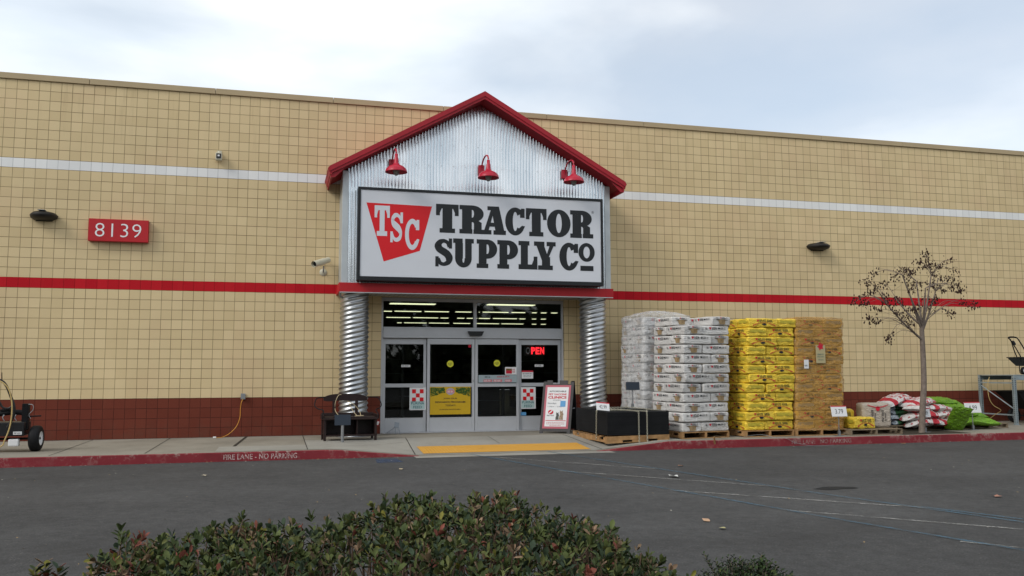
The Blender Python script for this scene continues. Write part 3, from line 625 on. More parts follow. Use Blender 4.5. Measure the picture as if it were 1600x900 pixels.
# ------------------------------------------------------------------ lamps, cameras and small signs on the wall
def gooseneck(px, py, label):
    w0 = at(px, py, GY-.012); e = thing('gooseneck_lamp', (w0.x, GY-.012, w0.z), label, 'wall lamp', 'red gooseneck lamps over the store sign')
    x, z = w0.x, w0.z; m = MB(); m.box((x-.065, GY-.075, z-.10), (x+.065, GY-.013, z+.10), 0, .008); m.build('wall_box', M['lamp_red'], e)
    sx_, sy, sz = x+.02, GY-.62, z-.02
    m = MB(); P = []
    for i in range(17):
        t = i/16; a = PI*t; P.append((x+(sx_-x)*t, GY-.07-.275*(1-math.cos(a)), z+.17*math.sin(a)*1.0+(.10)*t))
    m.tube(P, .017, 0, 10); m.build('arm', M['lamp_red'], e)
    m = MB(); m.lathe([(.0, .10), (.032, .10), (.035, .02), (.045, .0), (.05, -.09), (.075, -.13), (.15, -.165), (.205, -.215), (.222, -.27), (.226, -.285), (.216, -.285), (.20, -.22), (.14, -.18), (.05, -.15), (.0, -.15)], (sx_, sy, sz), 0, 36); sh = m.build('shade', M['lamp_red'], e)
    m = MB(); m.lathe([(.0, -.15), (.05, -.16), (.058, -.22), (.055, -.28), (.035, -.33), (.0, -.345)], (sx_, sy, sz), 0, 20); m.build('bulb', M['bulb'], sh)
    m = MB()
    for k in range(6): a = PI*k/6; m.tube([(sx_+.066*math.cos(a)*math.cos(t), sy+.066*math.sin(a)*math.cos(t), sz-.24+.115*math.sin(t)) for t in [PI+PI*j/10 for j in range(11)]], .004, 0, 5)
    m.tube([(sx_+.067*math.cos(t), sy+.067*math.sin(t), sz-.26) for t in [2*PI*j/16 for j in range(17)]], .004, 0, 5, False); m.build('wire_cage', M['galv_dull'], sh)
gooseneck(612, 257, 'red gooseneck lamp above the emblem at the left end of the sign'); gooseneck(751.5, 266, 'red gooseneck lamp above the middle of the sign under the gable peak'); gooseneck(881, 273, 'red gooseneck lamp above the right end of the sign')
def wall_lamp(px, py, wpx, label):
    a = at(px-wpx/2, py, -.02); b = at(px+wpx/2, py, -.02); x = (a.x+b.x)/2; hw = (b.x-a.x)/2; z = a.z; e = thing('wall_lamp', (x, 0, z), label, 'wall lamp', 'dark half moon wall lamps')
    m = MB(); n = 24; vs = []; dep = .34
    for i in range(n+1):
        t = PI*i/n; cx, cy = -math.cos(t), math.sin(t)
        for k, (r_2, zz) in enumerate(((.0, .085), (.45, .083), (.80, .06), (.97, .02), (1.0, .0), (.93, -.045), (.62, -.085), (.0, -.09))): vs.append((x+hw*cx*r_2, -.006-dep*cy*r_2, z+zz))
    m.add(vs, [(i*8+k, (i+1)*8+k, (i+1)*8+k+1, i*8+k+1) for i in range(n) for k in range(7)], 0, True); bd = m.build('body', M['lamp_brown'], e)
    m = MB(); m.box((x-hw*.25, -.28, z+.083), (x+hw*.25, -.10, z+.092), 0, .003); m.build('cap', M['greybox'], bd)
    m = MB(); m.box((x-hw*.6, -.005, z-.10), (x+hw*.6, -.001, z+.08)); m.build('back_plate', M['lamp_brown'], e)
wall_lamp(69, 337, 44, 'dark half moon wall lamp above a dark patch left of the number sign'); wall_lamp(1277, 385, 33, 'dark half moon wall lamp on the wall above the stacked yellow sacks')
ns = thing('number_sign', (1.76, 0, 3.93), 'red box sign with white street number on the cream wall', 'sign')
m = MB(); m.box((1.20, -.14, 3.945), (2.315, -.004, 4.395), 0, .006); m.build('box', M['red_band'], ns)
m = MB(); put_text(m, '8139', 1.755, -.143, 4.17, .86, .275, 0, -.012, spacing=1.08); m.build('numerals', M['white'], ns)
c_ = at(342.5, 246, -.02); fl = thing('floodlight', (c_.x, 0, c_.z), 'small cream floodlight high on the wall above the white stripe', 'floodlight'); x, z = c_.x, c_.z
m = MB(); m.box((x-.065, -.17, z-.085), (x+.065, -.03, z+.075), 0, .02); m.build('housing', M['camera_cream'], fl)
m = MB(); m.box((x-.048, -.178, z-.055), (x+.048, -.171, z+.05), 0, .003); le = m.build('lens_frame', M['black_gloss'], fl); m = MB(); m.box((x-.02, -.186, z-.015), (x+.02, -.179, z+.02), 0, .003); m.build('lens', M['white'], le)
m = MB(); m.tube([(x, -.01, z+.12), (x, -.08, z+.11), (x, -.09, z+.07)], .018, 0, 8); m.obox((x, -.01, z+.11), (.09, .016, .07)); m.build('bracket', M['camera_cream'], fl)
c_ = at(505, 424, -.01); cm = thing('security_camera', (c_.x, 0, c_.z), 'cream bullet security camera on the wall beside the gable', 'camera'); x, z = c_.x, c_.z
m = MB(); m.lathe([(.0, -.012), (.075, -.012), (.078, -.002)], (x, 0, z-.02), 0, 24, 'Y'); m.build('base', M['camera_cream'], cm)
m = MB(); m.tube([(x, -.01, z-.02), (x, -.12, z+.0), (x, -.20, z+.085)], .014, 0, 8); m.build('arm', M['greybox'], cm)
A, B = Vector((x-.19, -.42, z+.105)), Vector((x+.10, -.10, z+.24)); m = MB(); m.tube([A, B], .062, 0, 20); bd = m.build('body', M['camera_cream'], cm)
m = MB(); d = (B-A).normalized(); m.tube([A-d*.04, A+d*.30], .068, 0, 20, False); m.build('sun_hood', M['camera_cream'], bd); m = MB(); m.tube([A-d*.006, A-d*.001], .045, 0, 16); m.build('lens', M['black'], bd)
c_ = at(380, 619.5, -.01); ob = thing('outlet_box', (c_.x, 0, c_.z), 'small grey outlet box on the wall at the top of the brown band', 'outlet'); x, z = c_.x, c_.z
m = MB(); m.box((x-.042, -.065, z-.06), (x+.042, -.002, z+.06), 0, .005); m.build('box', M['greybox'], ob); m = MB(); m.box((x-.046, -.073, z-.05), (x+.046, -.066, z+.063), 0, .003); m.build('cover', M['galv_dull'], ob)
m = MB(); P = [(x, -.075, z-.05), (x-.03, -.10, z-.12), (x-.045, -.09, z-.25), (x-.05, -.10, z-.42), (x-.11, -.12, z-.60), (x-.24, -.15, z-.74), (x-.38, -.2, .012), (x-.5, -.25, .008)]
def smooth(P, k=4):
    P = [Vector(p) for p in P]; out_ = []
    for i in range(len(P)-1):
        p0, p1, p2, p3 = P[max(i-1, 0)], P[i], P[i+1], P[min(i+2, len(P)-1)]
        for j in range(k): t = j/k; out_.append(.5*((2*p1)+(p2-p0)*t+(2*p0-5*p1+4*p2-p3)*t*t+(3*p1-p0-3*p2+p3)*t**3))
    return out_+[P[-1]]
m.tube(smooth(P), .007, 0, 6); cd_ = tag(m.build('extension_cord', M['orange'], loc=(x, -.07, z-.05)), 'thin orange cord hanging from the outlet box down to the pavement', 'cord'); m = MB(); m.obox((x-.52, -.26, .018), (.06, .03, .03), 0, None, .006); m.build('plug', M['white'], cd_)
m = MB(); P = [(1.2, -.02, .0), (2.6, -.012, .012), (4.0, -.03, .010), (3.4, -.05, .01)]
# ------------------------------------------------------------------ pallets and stacked sacks
def pallet_parts(root, W, D, m, hz=.13):
    """a pallet in local coordinates: front-left corner at the origin"""
    d = MB(); n = 7; bw = .095
    for i in range(n): y = i*(D-bw)/(n-1); d.box((0, y, hz-.018), (W, y+bw, hz), 0, .003)
    for y in (0, D/2-.05, D-.1): d.box((.0, y, 0), (W, y+.1, .016), 0, .003)
    o = d.build('deck', m, root, local=True)
    for x in (0.0, W/2-.02, W-.04):
        s_ = MB(); s_.box((x, .0, .0165), (x+.04, D, .060), 0); s_.box((x, 0, .060), (x+.04, .16, hz-.0185)); s_.box((x, .36, .060), (x+.04, D-.36, hz-.0185)); s_.box((x, D-.16, .060), (x+.04, D, hz-.0185))
        s_.build('stringer', m, root, local=True)
def pallet(x, y, z, rot, W, D, label, m='wood', hz=.13):
    e = thing('pallet', (x, y, z), label, 'pallet', 'pallets on the pavement'); pallet_parts(e, W, D, M[m], hz); e.rotation_euler.z = R(rot); return e
def sack_mesh(L, W, Hh, seed, amp=.007, bev=.020):
    """a filled square-ended sack lying flat, origin at the centre of its underside"""
    rr = random.Random(seed); bm = bmesh.new(); bmesh.ops.create_cube(bm, size=1)
    for v in bm.verts: v.co = Vector((v.co.x*L, v.co.y*W, v.co.z*Hh))
    bmesh.ops.bevel(bm, geom=bm.edges[:], offset=bev, segments=3, affect='EDGES', profile=.55)
    bmesh.ops.subdivide_edges(bm, edges=[e for e in bm.edges if e.calc_length() > .12], cuts=5, use_grid_fill=True)
    ph = [rr.uniform(0, 6) for _ in range(6)]
    for v in bm.verts:
        c = v.co; u_, w_ = c.x/L, c.y/W
        s_ = math.sin(c.x*17+ph[0])*math.sin(c.y*21+ph[1])*math.sin(c.z*30+ph[2])
        edge = 1-(2*abs(u_))**8*.07; c.z *= edge*(1-.06*(2*abs(w_))**8)
        c.z += amp*.8*s_; c.y += amp*s_+.004*math.sin(c.x*50+ph[3]); c.x += amp*math.sin(c.z*40+ph[4])*math.sin(c.y*18+ph[5]); c.z += Hh/2
    mb = MB(); bm.verts.index_update(); mb.add([v.co for v in bm.verts], [[v.index for v in f.verts] for f in bm.faces], 0, True); bm.free(); return mb
def rot_xy(p, face, L, W):               # a plane drawn in front of the sack (y = 0) turned onto one of its four sides
    x, y, z = p; return {'f': Vector((x, -W/2-.012+y, z)), 'b': Vector((-x, W/2+.012-y, z)), 'l': Vector((-L/2-.012+y, -x, z)), 'r': Vector((L/2+.012-y, x, z))}[face]
def white_sack(name, seed, print_seed):
    L, W, Hh = .658, .438, .184; o = sack_mesh(L, W, Hh, seed).build(name, M['sack_white'])
    PR = {(n_, fc): MB() for n_ in 'krp' for fc in 'fblr'}
    for fc in 'fb':
        k, r_, p = (PR[n_, fc] for n_ in 'krp')
        T = lambda q_, fc=fc: rot_xy(q_, fc, L, W)
        scribble(k, -.215, 0, .128, .05, .045, 0, 3, T); scribble(k, -.01, 0, .128, .14, .052, 0, 5+print_seed, T); scribble(k, .19, 0, .128, .15, .036, 0, 7, T)
        k.add([T(Vector((.085+.025*math.cos(a*PI/5), 0, .128+.017*math.sin(a*PI/5)))) for a in range(10)], [tuple(range(10))])
        r_.add([T(Vector(q_)) for q_ in ((-.155, 0, .150), (-.095, 0, .150), (-.112, 0, .112), (-.132, 0, .103))], [(0, 1, 2, 3)])
    for fc in 'lr':
        k, r_, p = (PR[n_, fc] for n_ in 'krp')
        T = lambda q_, fc=fc: rot_xy(q_, fc, L, W)
        scribble(k, -.10, 0, .152, .06, .024, 0, 3, T); scribble(k, .07, 0, .150, .13, .034, 0, 9, T)
        r_.add([T(Vector(q_)) for q_ in ((-.035, 0, .166), (.0, 0, .166), (-.009, 0, .142), (-.022, 0, .137))], [(0, 1, 2, 3)])
        P = [(-.13, .118), (-.08, .122), (.0, .125), (.10, .121), (.15, .112), (.09, .098), (.085, .03), (.03, .022), (-.05, .026), (-.07, .09)]
        p.add([T(Vector((a, .0015, b))) for a, b in P], [tuple(range(10))])
        k.add([T(Vector(q_)) for q_ in ((-.13, 0, .121), (-.05, 0, .126), (-.05, 0, .112), (-.13, 0, .113))], [(0, 1, 2, 3)]); k.add([T(Vector(q_)) for q_ in ((.06, 0, .124), (.15, 0, .116), (.15, 0, .108), (.06, 0, .112))], [(0, 1, 2, 3)])
    for (n_, fc), mb in PR.items():
        if mb.v: mb.build({'k': 'lettering', 'r': 'emblem', 'p': 'valve_flap'}[n_], {'k': M['ink'], 'r': M['inkred'], 'p': M['kraft']}[n_], o, local=True)
    return o
def yellow_sack(name, seed, mt='sack_yellow', wrapped=False):
    L, W, Hh = .672, .438, .187; o = sack_mesh(L, W, Hh, seed, .012, .022).build(name, M[mt])
    PR = {(n_, fc): MB() for n_ in 'krp' for fc in 'fblr'}
    for fc in 'fb':
        k, r_, p = (PR[n_, fc] for n_ in 'krp')
        T = lambda q_, fc=fc: rot_xy(q_, fc, L, W)
        scribble(k, -.02, 0, .143, .17, .036, 0, 3, T); scribble(k, -.02, 0, .115, .15, .020, 0, 13, T); scribble(k, .15, 0, .143, .15, .036, 0, 5, T); scribble(k, .15, 0, .115, .13, .020, 0, 15, T)
        k.add([T(Vector((.01+.052*math.cos(a*PI/6), 0, .065+.022*math.sin(a*PI/6)))) for a in range(12)], [tuple(range(12))])
        r_.add([T(Vector(q_)) for q_ in ((-.165, 0, .158), (-.110, 0, .158), (-.122, 0, .124), (-.145, 0, .116))], [(0, 1, 2, 3)])
        vs = []                              # the long curved stripe
        for i in range(13):
            u_ = -1+2*i/12; x = .26*u_+.01; z = .098-.062*u_*u_; t = .003+.008*u_*u_; vs += [T(Vector((x, .0, z+t))), T(Vector((x, .0, z-t)))]
        r_.add(vs, [(2*i, 2*i+1, 2*i+3, 2*i+2) for i in range(12)])
    for fc in 'lr':
        k, r_, p = (PR[n_, fc] for n_ in 'krp')
        T = lambda q_, fc=fc: rot_xy(q_, fc, L, W)
        p.add([T(Vector((a, .004, b))) for a, b in ((-.17, .150), (.17, .152), (.18, .10), (.10, .088), (.0, .094), (-.10, .086), (-.18, .10))], [tuple(range(7))])
        scribble(k, -.06, 0, .088, .06, .010, 0, 4, T); scribble(k, .07, 0, .088, .07, .010, 0, 6, T)
    for (n_, fc), mb in PR.items():
        if mb.v: mb.build({'k': 'lettering', 'r': 'stripe_and_emblem', 'p': 'end_flap'}[n_], {'k': M['ink'], 'r': M['inkred'], 'p': M['kraft_yellow'] if not wrapped else M['kraft']}[n_], o, local=True)
    return o
ORD = ['top row', 'second row down', 'third row down', 'fourth row down', 'fifth row down', 'sixth row down', 'seventh row down', 'eighth row down', 'ninth row down', 'tenth row down', 'eleventh row down', 'bottom row']
used = set()
def stack(protos, x0, y0, rot, S, Hs, lean, what, group, base, skip=(), n=12, Lb=.66, Wb=.44, jit=.018):
    """pinwheel courses of four sacks"""
    c, s_ = math.cos(R(rot)), math.sin(R(rot)); rr = random.Random(len(what))
    for k in range(n):
        z = base+k*Hs; row = ORD[n-1-k] if n == 12 else ORD[min(n-1-k, 10)]
        A = [(Wb/2, Lb/2, 90, 'front left', 'end on'), (Wb+Lb/2, Wb/2, 0, 'front right', 'side on'), (S-Wb/2, Wb+Lb/2, 90, 'back right', 'side on'), (Lb/2, S-Wb/2, 0, 'back left', 'end on')]
        if k % 2: A = [(S-a, b, r_, {'front left': 'front right', 'front right': 'front left', 'back right': 'back left', 'back left': 'back right'}[p_], o_) for a, b, r_, p_, o_ in A]
        for j, (a, b, r_, pos, how) in enumerate(A):
            if (k, pos) in skip: continue
            a += rr.uniform(-jit, jit); b += rr.uniform(-jit, jit); p = protos[rr.randrange(len(protos))]
            if p.name in used: o = copy_tree(p)
            else: o = p; used.add(p.name)
            o.location = (x0+a*c-b*s_+lean*(z-base), y0+a*s_+b*c, z+.001); o.rotation_euler = (rr.uniform(-.012, .012), rr.uniform(-.014, .014), R(rot+r_+rr.uniform(-2.4, 2.4)))
            tag(o, '%s at %s of %s, %s' % (what[0], pos, row, what[1]), 'sack', group)
RH_ = .1915
wp = [white_sack('feed_sack', 11+i, i) for i in range(3)]
pallet(12.58, -3.20, 0, 9, 1.12, 1.1, 'wooden pallet under the tall stack of white printed sacks')
stack(wp, 12.59, -3.19, 9, 1.10, RH_, .045, ('white sack', 'unwrapped white stack'), 'white sacks stacked on a pallet', .131, {(11, 'front left')})
yp = [yellow_sack('feed_sack', 31+i) for i in range(3)]
pallet(13.99, -3.14, 0, 3, 1.14, 1.1, 'wooden pallet under the bright yellow sack stack')
stack(yp, 14.00, -3.13, 3, 1.12, .1885, .062, ('yellow sack', 'bright yellow stack'), 'yellow sacks stacked on a pallet', .131, jit=.024)
ap = [yellow_sack('feed_sack', 51+i, 'sack_tan', True) for i in range(2)]
pallet(15.15, -3.12, 0, 0, 1.20, 1.1, 'wooden pallet under the amber film wrapped stack')
stack(ap, 15.17, -3.08, 0, 1.12, .1885, .035, ('amber sack', 'wrapped amber stack'), 'amber sacks wrapped in film on a pallet', .131)
rp = [white_sack('feed_sack', 71, 4)]
pallet(12.38, -1.75, 0, 3, 1.14, 1.1, 'wooden pallet under the clear film wrapped white stack at the back')
stack(rp, 12.40, -1.74, 3, 1.10, .1965, .02, ('white sack', 'film wrapped rear stack'), 'white sacks wrapped in clear film on a pallet', .131)
def wrap(name, x0, y0, rot, S, z0, z1, lean, m, seed, crown=0.0, out_=.03):
    """a crinkled stretch film sleeve round a stack, closed over the top"""
    rr = np.random.RandomState(seed); n, h = 96, 60; mb = MB(); vs = []
    c, s_ = math.cos(R(rot)), math.sin(R(rot)); ph = rr.uniform(0, 6, 8)
    for i in range(h+1):
        z = z0+(z1-z0)*i/h
        for j in range(n):
            t = 2*PI*j/n; e = 14.0; ct, st = math.cos(t), math.sin(t); k = (abs(ct)**e+abs(st)**e)**(-1/e)
            r_ = S/2+out_; d = .007*math.sin(33*z+ph[0]+2*math.sin(t*3))+.006*math.sin(t*23+z*9+ph[1])+.005*math.sin(t*41-z*17+ph[2])
            a, b = S/2+ct*k*(r_+d), S/2+st*k*(r_+d); vs.append((x0+a*c-b*s_+lean*(z-z0), y0+a*s_+b*c, z))
    fs = [(i*n+j, i*n+(j+1) % n, (i+1)*n+(j+1) % n, (i+1)*n+j) for i in range(h) for j in range(n)]
    mb.add(vs, fs, 0, True); last = vs[-n:]; cx = sum(v[0] for v in last)/n; cy = sum(v[1] for v in last)/n; v2 = list(last); f2 = []
    for q_ in range(1, 9):
        u_ = 1-q_/8
        for j in range(n):
            a = last[j]; v2.append((cx+(a[0]-cx)*u_, cy+(a[1]-cy)*u_, z1+crown*(1-u_*u_)+.012*math.sin(j*.7+q_*2)*(u_ > .1)))
        f2 += [((q_-1)*n+j, (q_-1)*n+(j+1) % n, q_*n+(j+1) % n, q_*n+j) for j in range(n)]
    mb.add(v2, f2, 0, True); return mb.build(name, m, loc=(x0, y0, z0))
wf = tag(wrap('stretch_film', 15.17, -3.08, 0, 1.12, .10, 2.42, .035, M['film_amber'], 3, .03), 'crinkled amber film wrapped round the tall stack beside the yellow sacks', 'plastic film')
m = MB(); x, z = 15.17+.075, 1.35; m.box((x+.13, -3.135, z+.02), (x+.235, -3.128, z+.20)); m.build('white_label', M['paper'], wf); m = MB(); scribble(m, x+.182, -3.137, z+.08, .08, .03, 0, 3); m.build('label_print', M['ink'], wf)
m = MB(); x = 15.17+.60; m.box((x-.11, -3.135, 1.48), (x+.11, -3.128, 1.85)); m.build('printed_label', mat('film_label', (.42, .36, .20), .5), wf)
m = MB(); P = [(x-.0+.085*math.cos(k*2*PI/10)*(1 if k % 2 else .55), -3.138, 1.82+.085*math.sin(k*2*PI/10)*(1 if k % 2 else .55)) for k in range(10)]; m.add(P, [tuple(range(10))]); m.build('red_label_mark', M['inkred'], wf)
m = MB(); scribble(m, x, -3.138, 1.66, .15, .025, 0, 5); scribble(m, x, -3.138, 1.61, .17, .02, 0, 6); scribble(m, x, -3.138, 1.55, .12, .02, 0, 7); m.build('label_print', M['inkteal'], wf)
tag(wrap('stretch_film', 12.40, -1.74, 3, 1.10, .10, 2.52, .02, M['film_clear'], 5, .12), 'cloudy clear film wrapped round the rear white stack behind the black mats', 'plastic film')
# ------------------------------------------------------------------ black mats on a pallet, chains
bp = thing('pallet', (10.97, -3.27, -.045), 'new wooden pallet with notched stringer under the black mats', 'pallet', 'pallets on the pavement'); pallet_parts(bp, 1.30, 1.86, M['wood'], .13); bp.rotation_euler = (0, R(-1.2), R(1))
m = MB(); m.box((-.003, .0, .020), (-.001, .10, .11)); 
sdm = MB(); sdm.box((0, -.022, .055), (1.30, -.001, .125), 0, .004); sdm.box((0, -.022, .004), (.32, -.001, .0545)); sdm.box((.52, -.022, .004), (.84, -.001, .0545)); sdm.box((1.05, -.022, .004), (1.30, -.001, .0545)); sdm.build('side_board', M['wood'], bp, local=True)
def mats(x0, y0, x1, y1, z0, z1, label, seed):
    rr = random.Random(seed); m = MB(); n = 22; t = (z1-z0)/n
    for i in range(n):
        dx, dy = rr.uniform(-.004, .004), rr.uniform(-.004, .004); m.box((x0+dx, y0+dy, z0+i*t), (x1+dx, y1+dy, z0+(i+.93)*t), 0)
    return tag(m.build('rubber_mat_stack', M['matblack'], loc=(x0, y0, z0)), label, 'mats', 'black rubber mats')
mats(10.99, -3.27, 12.26, -2.33, .11, .545, 'front stack of black rubber mats on a pallet under the price tag', 3)
mats(11.00, -2.32, 12.20, -1.44, .11, .565, 'rear stack of black rubber mats between its front twin and the column', 4)
def chain(P, label):
    P = [Vector(p) for p in smooth(P, 8)]; D = [0]
    for a, b in zip(P, P[1:]): D.append(D[-1]+(b-a).length)
    m = MB(); s_ = .0; k = 0; step = .034
    while s_ < D[-1]-.01:
        i = max(j for j in range(len(D)) if D[j] <= s_); i = min(i, len(P)-2); u_ = (s_-D[i])/max(1e-6, D[i+1]-D[i]); c = P[i].lerp(P[i+1], u_); t = (P[i+1]-P[i]).normalized()
        a = Vector((1, 0, 0)) if abs(t.x) < .8 else Vector((0, 0, 1)); x = (a-t*a.dot(t)).normalized(); y = t.cross(x); w_ = x if k % 2 else y
        m.tube([c+t*.024*math.cos(q_*PI/5)+w_*.013*math.sin(q_*PI/5) for q_ in range(11)], .0042, 0, 5, False); s_ += step; k += 1
    return tag(m.build('chain', M['chain'], loc=P[0]), label, 'chain', 'chains over the black mats')
zt = .585
chain([(10.955, -2.75, .02), (10.958, -2.76, .30), (10.965, -2.76, .53), (11.02, -2.72, .58), (11.25, -2.62, .555), (11.6, -2.6, .555)], 'steel chain hanging down the left face of the black mats')
chain([(11.55, -2.55, .56), (11.58, -2.9, .56), (11.61, -3.22, .558), (11.615, -3.305, .53), (11.615, -3.31, .2), (11.615, -3.325, -.03)], 'left one of two steel chains on the front of the black mats')
chain([(11.2, -2.4, .575), (11.6, -2.75, .56), (11.78, -3.2, .556), (11.785, -3.305, .53), (11.785, -3.31, .2), (11.79, -3.33, -.03), (11.90, -3.38, -.02)], 'right one of two steel chains on the front of the black mats')
chain([(11.5, -2.1, .58), (11.9, -2.2, .585), (12.15, -2.6, .56), (12.24, -2.9, .556)], 'steel chain lying along the top of the black mats')
# ------------------------------------------------------------------ price cards
def card_stand(x, y, z0, z1, w_, h_, label, txt=None, tilt=-12, boardm='paper', pole=.010, yaw=0, base=True, border=True):
    e = thing('price_stand', (x, y, z0), label, 'price sign', 'price cards on stands')
    if base: m = MB(); m.box((x-.09, y-.07, z0+.001), (x+.09, y+.07, z0+.012), 0, .003); m.box((x-.025, y-.02, z0+.012), (x+.025, y+.02, z0+.10), 0, .004); m.build('foot', M['galv_dull'], e)
    m = MB(); m.cyl((x, y, z0+.01), (x, y, z1-h_/2+.03), pole, 0, 10); m.build('pole', M['galv_dull'], e)
    rt = Matrix.Rotation(R(tilt), 3, 'X') if not yaw else Matrix.Rotation(R(yaw), 3, 'Z')@Matrix.Rotation(R(tilt), 3, 'X'); c = Vector((x, y-.02, z1))
    m = MB(); m.obox(c, (w_, .006, h_), 0, rt, .002); bd = m.build('card', M[boardm], e)
    if txt:
        T = lambda p: c+rt@Vector((p[0], p[1]-.0045, p[2]))
        m = MB()
        if border: m.add([T(Vector(q_)) for q_ in ((-w_/2, 0, h_/2-.02), (w_/2, 0, h_/2-.02), (w_/2, 0, h_/2), (-w_/2, 0, h_/2))], [(0, 1, 2, 3)]); m.build('red_edge', M['inkred'], bd)
        m = MB(); put_text(m, txt, 0, 0, -.005, w_*.52, h_*.42, 0, .0, T); m.build('price', M['ink'], bd)
    return e
card_stand(16.02, -3.30, .0, .50, .36, .22, 'price card 3.79 on a stand in front of the amber wrapped stack', '3.79', boardm='paper')
card_stand(18.40, -2.95, .0, .42, .26, .20, 'price card 2.89 standing behind the tree trunk by the red and white bags', '2.89')
card_stand(19.95, -2.62, .0, .50, .42, .24, 'price card 4.99 standing in front of the green bags', '4.99')
a = at(988, 603, -2.2); card_stand(a.x, -2.2, .56, a.z, .30, .165, 'blank dark card on a metal stand on top of the rear black mats', None, -8, 'slate', .014)
a = at(942, 635, -3.1); e = thing('price_tag', (a.x, -3.1, .56), 'white price tag 42.99 leaning on top of the front black mats', 'price sign', 'price cards on stands'); rt = Matrix.Rotation(R(6), 3, 'Y')@Matrix.Rotation(R(-22), 3, 'X'); c = Vector((a.x, -3.1, a.z))
m = MB(); m.obox(c, (.27, .005, .165), 0, rt, .002); bd = m.build('card', M['paper'], e); T = lambda p: c+rt@Vector((p[0], p[1]-.004, p[2]))
m = MB(); m.add([T(Vector(q_)) for q_ in ((-.135, 0, .062), (.135, 0, .062), (.135, 0, .082), (-.135, 0, .082))], [(0, 1, 2, 3)]); m.build('red_edge', M['inkred'], bd); m = MB(); put_text(m, '42.99', .0, 0, -.01, .15, .07, 0, .0, T); m.build('price', M['ink'], bd)
a = at(537, 656, -1.98); card_stand(a.x-.02, -1.98, -.035, a.z, .30, .20, 'dark blank board on a black stand in front of the bench', None, -6, 'slate', .03)
# ------------------------------------------------------------------ low pallet right of the stacks
pallet(16.28, -3.32, 0, 0, 1.25, 1.0, 'low old pallet with loose sacks right of the amber wrapped stack', 'wood_old', .12)
o = yellow_sack('feed_sack', 61); o.scale = (.78, .9, 1.25); o.location = (16.72, -2.98, .122); o.rotation_euler.z = R(4); tag(o, 'single yellow sack lying on the low pallet in front', 'sack', 'loose sacks')
o = copy_tree(o); o.location = (16.62, -2.5, .122); o.scale = (.70, .8, 2.05); o.rotation_euler.z = R(2); tag(o, 'upright yellow sack behind the one lying on the low pallet', 'sack', 'loose sacks')
q_ = sack_mesh(.62, .34, .52, 66, .012, .05).build('feed_sack', M['sack_beige']); q_.location = (17.25, -2.78, .12); q_.rotation_euler.z = R(-14); tag(q_, 'large beige paper sack standing at the right end of the low pallet', 'sack', 'loose sacks')
m = MB(); T = lambda p: Vector((p[0], -.183, p[2])); 
def vert(p, T0=None): return Vector((p[2]-.26+0.0, -.184, p[0]+.26))
for dx in (-.10, .12): scribble(m, 0, 0, .26+dx, .26, .045, 0, 3, vert); scribble(m, -.02, 0, .32+dx, .20, .03, 0, 4, vert)
m.build('lettering', M['ink'], q_, local=True)
m = MB(); vs = []
for i in range(9): u_ = -1+i/4; vs += [(.02+.22*u_, -.185, .49-.05*(1-u_*u_)), (.02+.22*u_, -.185, .475-.055*(1-u_*u_))]
m.add(vs, [(2*i, 2*i+1, 2*i+3, 2*i+2) for i in range(8)]); m.add([(.02+.045*math.cos(k*PI/5), -.185, .40+.05*math.sin(k*PI/5)) for k in range(10)], [tuple(range(10))]); m.build('red_print', M['inkred'], q_, local=True)
# ------------------------------------------------------------------ heaps of soft bags
def soft_bag(L, W, T_, seed, m, droop=0.0):
    rr = random.Random(seed); mb = MB(); nx, ny = 26, 16; ph = [rr.uniform(0, 6) for _ in range(6)]
    for side in (1, -1):
        vs = []
        for i in range(nx+1):
            for j in range(ny+1):
                u_, v_ = -1+2*i/nx, -1+2*j/ny; x, y = u_*L/2*(1-.05*v_*v_), v_*W/2*(1-.06*u_*u_)
                th = (1-abs(u_)**3.2)**.6*(1-abs(v_)**3.0)**.6; edge = max(abs(u_), abs(v_))
                z = side*T_/2*th+(.012*math.sin(u_*9+ph[0])*math.sin(v_*7+ph[1])+.007*math.sin(u_*23+ph[2]+v_*5))*th+.02*math.sin(u_*4+ph[3])*(edge > .93)
                z -= droop*(u_*u_)*.5+droop*.3*v_*v_; vs.append((x, y, z+T_*.45))
        fs = [(i*(ny+1)+j, (i+1)*(ny+1)+j, (i+1)*(ny+1)+j+1, i*(ny+1)+j+1) for i in range(nx) for j in range(ny)]
        mb.add(vs, fs if side > 0 else [tuple(reversed(f)) for f in fs], 0, True)
    return mb.build('garden_bag', m)
bag_protos = {'rw': soft_bag(.78, .48, .17, 1, M['sack_redwhite'], .04), 'gb': soft_bag(.72, .46, .12, 2, M['sack_greenblue'], .03), 'gr': soft_bag(.88, .52, .17, 3, M['sack_green'], .06)}
for k, o in bag_protos.items():
    m = MB()
    if k == 'rw': scribble(m, .10, 0, .0, .34, .06, 0, 3, lambda p: Vector((p[0], p[2]-.06, .165))); scribble(m, .05, 0, .0, .30, .045, 0, 4, lambda p: Vector((p[0], p[2]+.05, .168))); m.build('red_lettering', M['inkred'], o, local=True)
    if k == 'gb': m.add([(-.12, -.12, .122), (.14, -.12, .122), (.14, .10, .122), (-.12, .10, .122)], [(0, 1, 2, 3)]); m.build('pale_panel', mat('pale_panel', (.30, .44, .50), .4), o, local=True)
first = set()
def lay(kind, x, y, z, rz, rx, ry, label, group, s_=1.0):
    p = bag_protos[kind]; o = p if kind not in first else copy_tree(p); first.add(kind)
    o.location = (x, y, z); o.rotation_euler = (R(rx), R(ry), R(rz)); o.scale = (s_, s_, s_); tag(o, label, 'bag', group)
pallet(17.55, -2.35, 0, 0, 1.25, 1.0, 'dark pallet under the green and blue bags left of the tree', 'wood_old', .11)
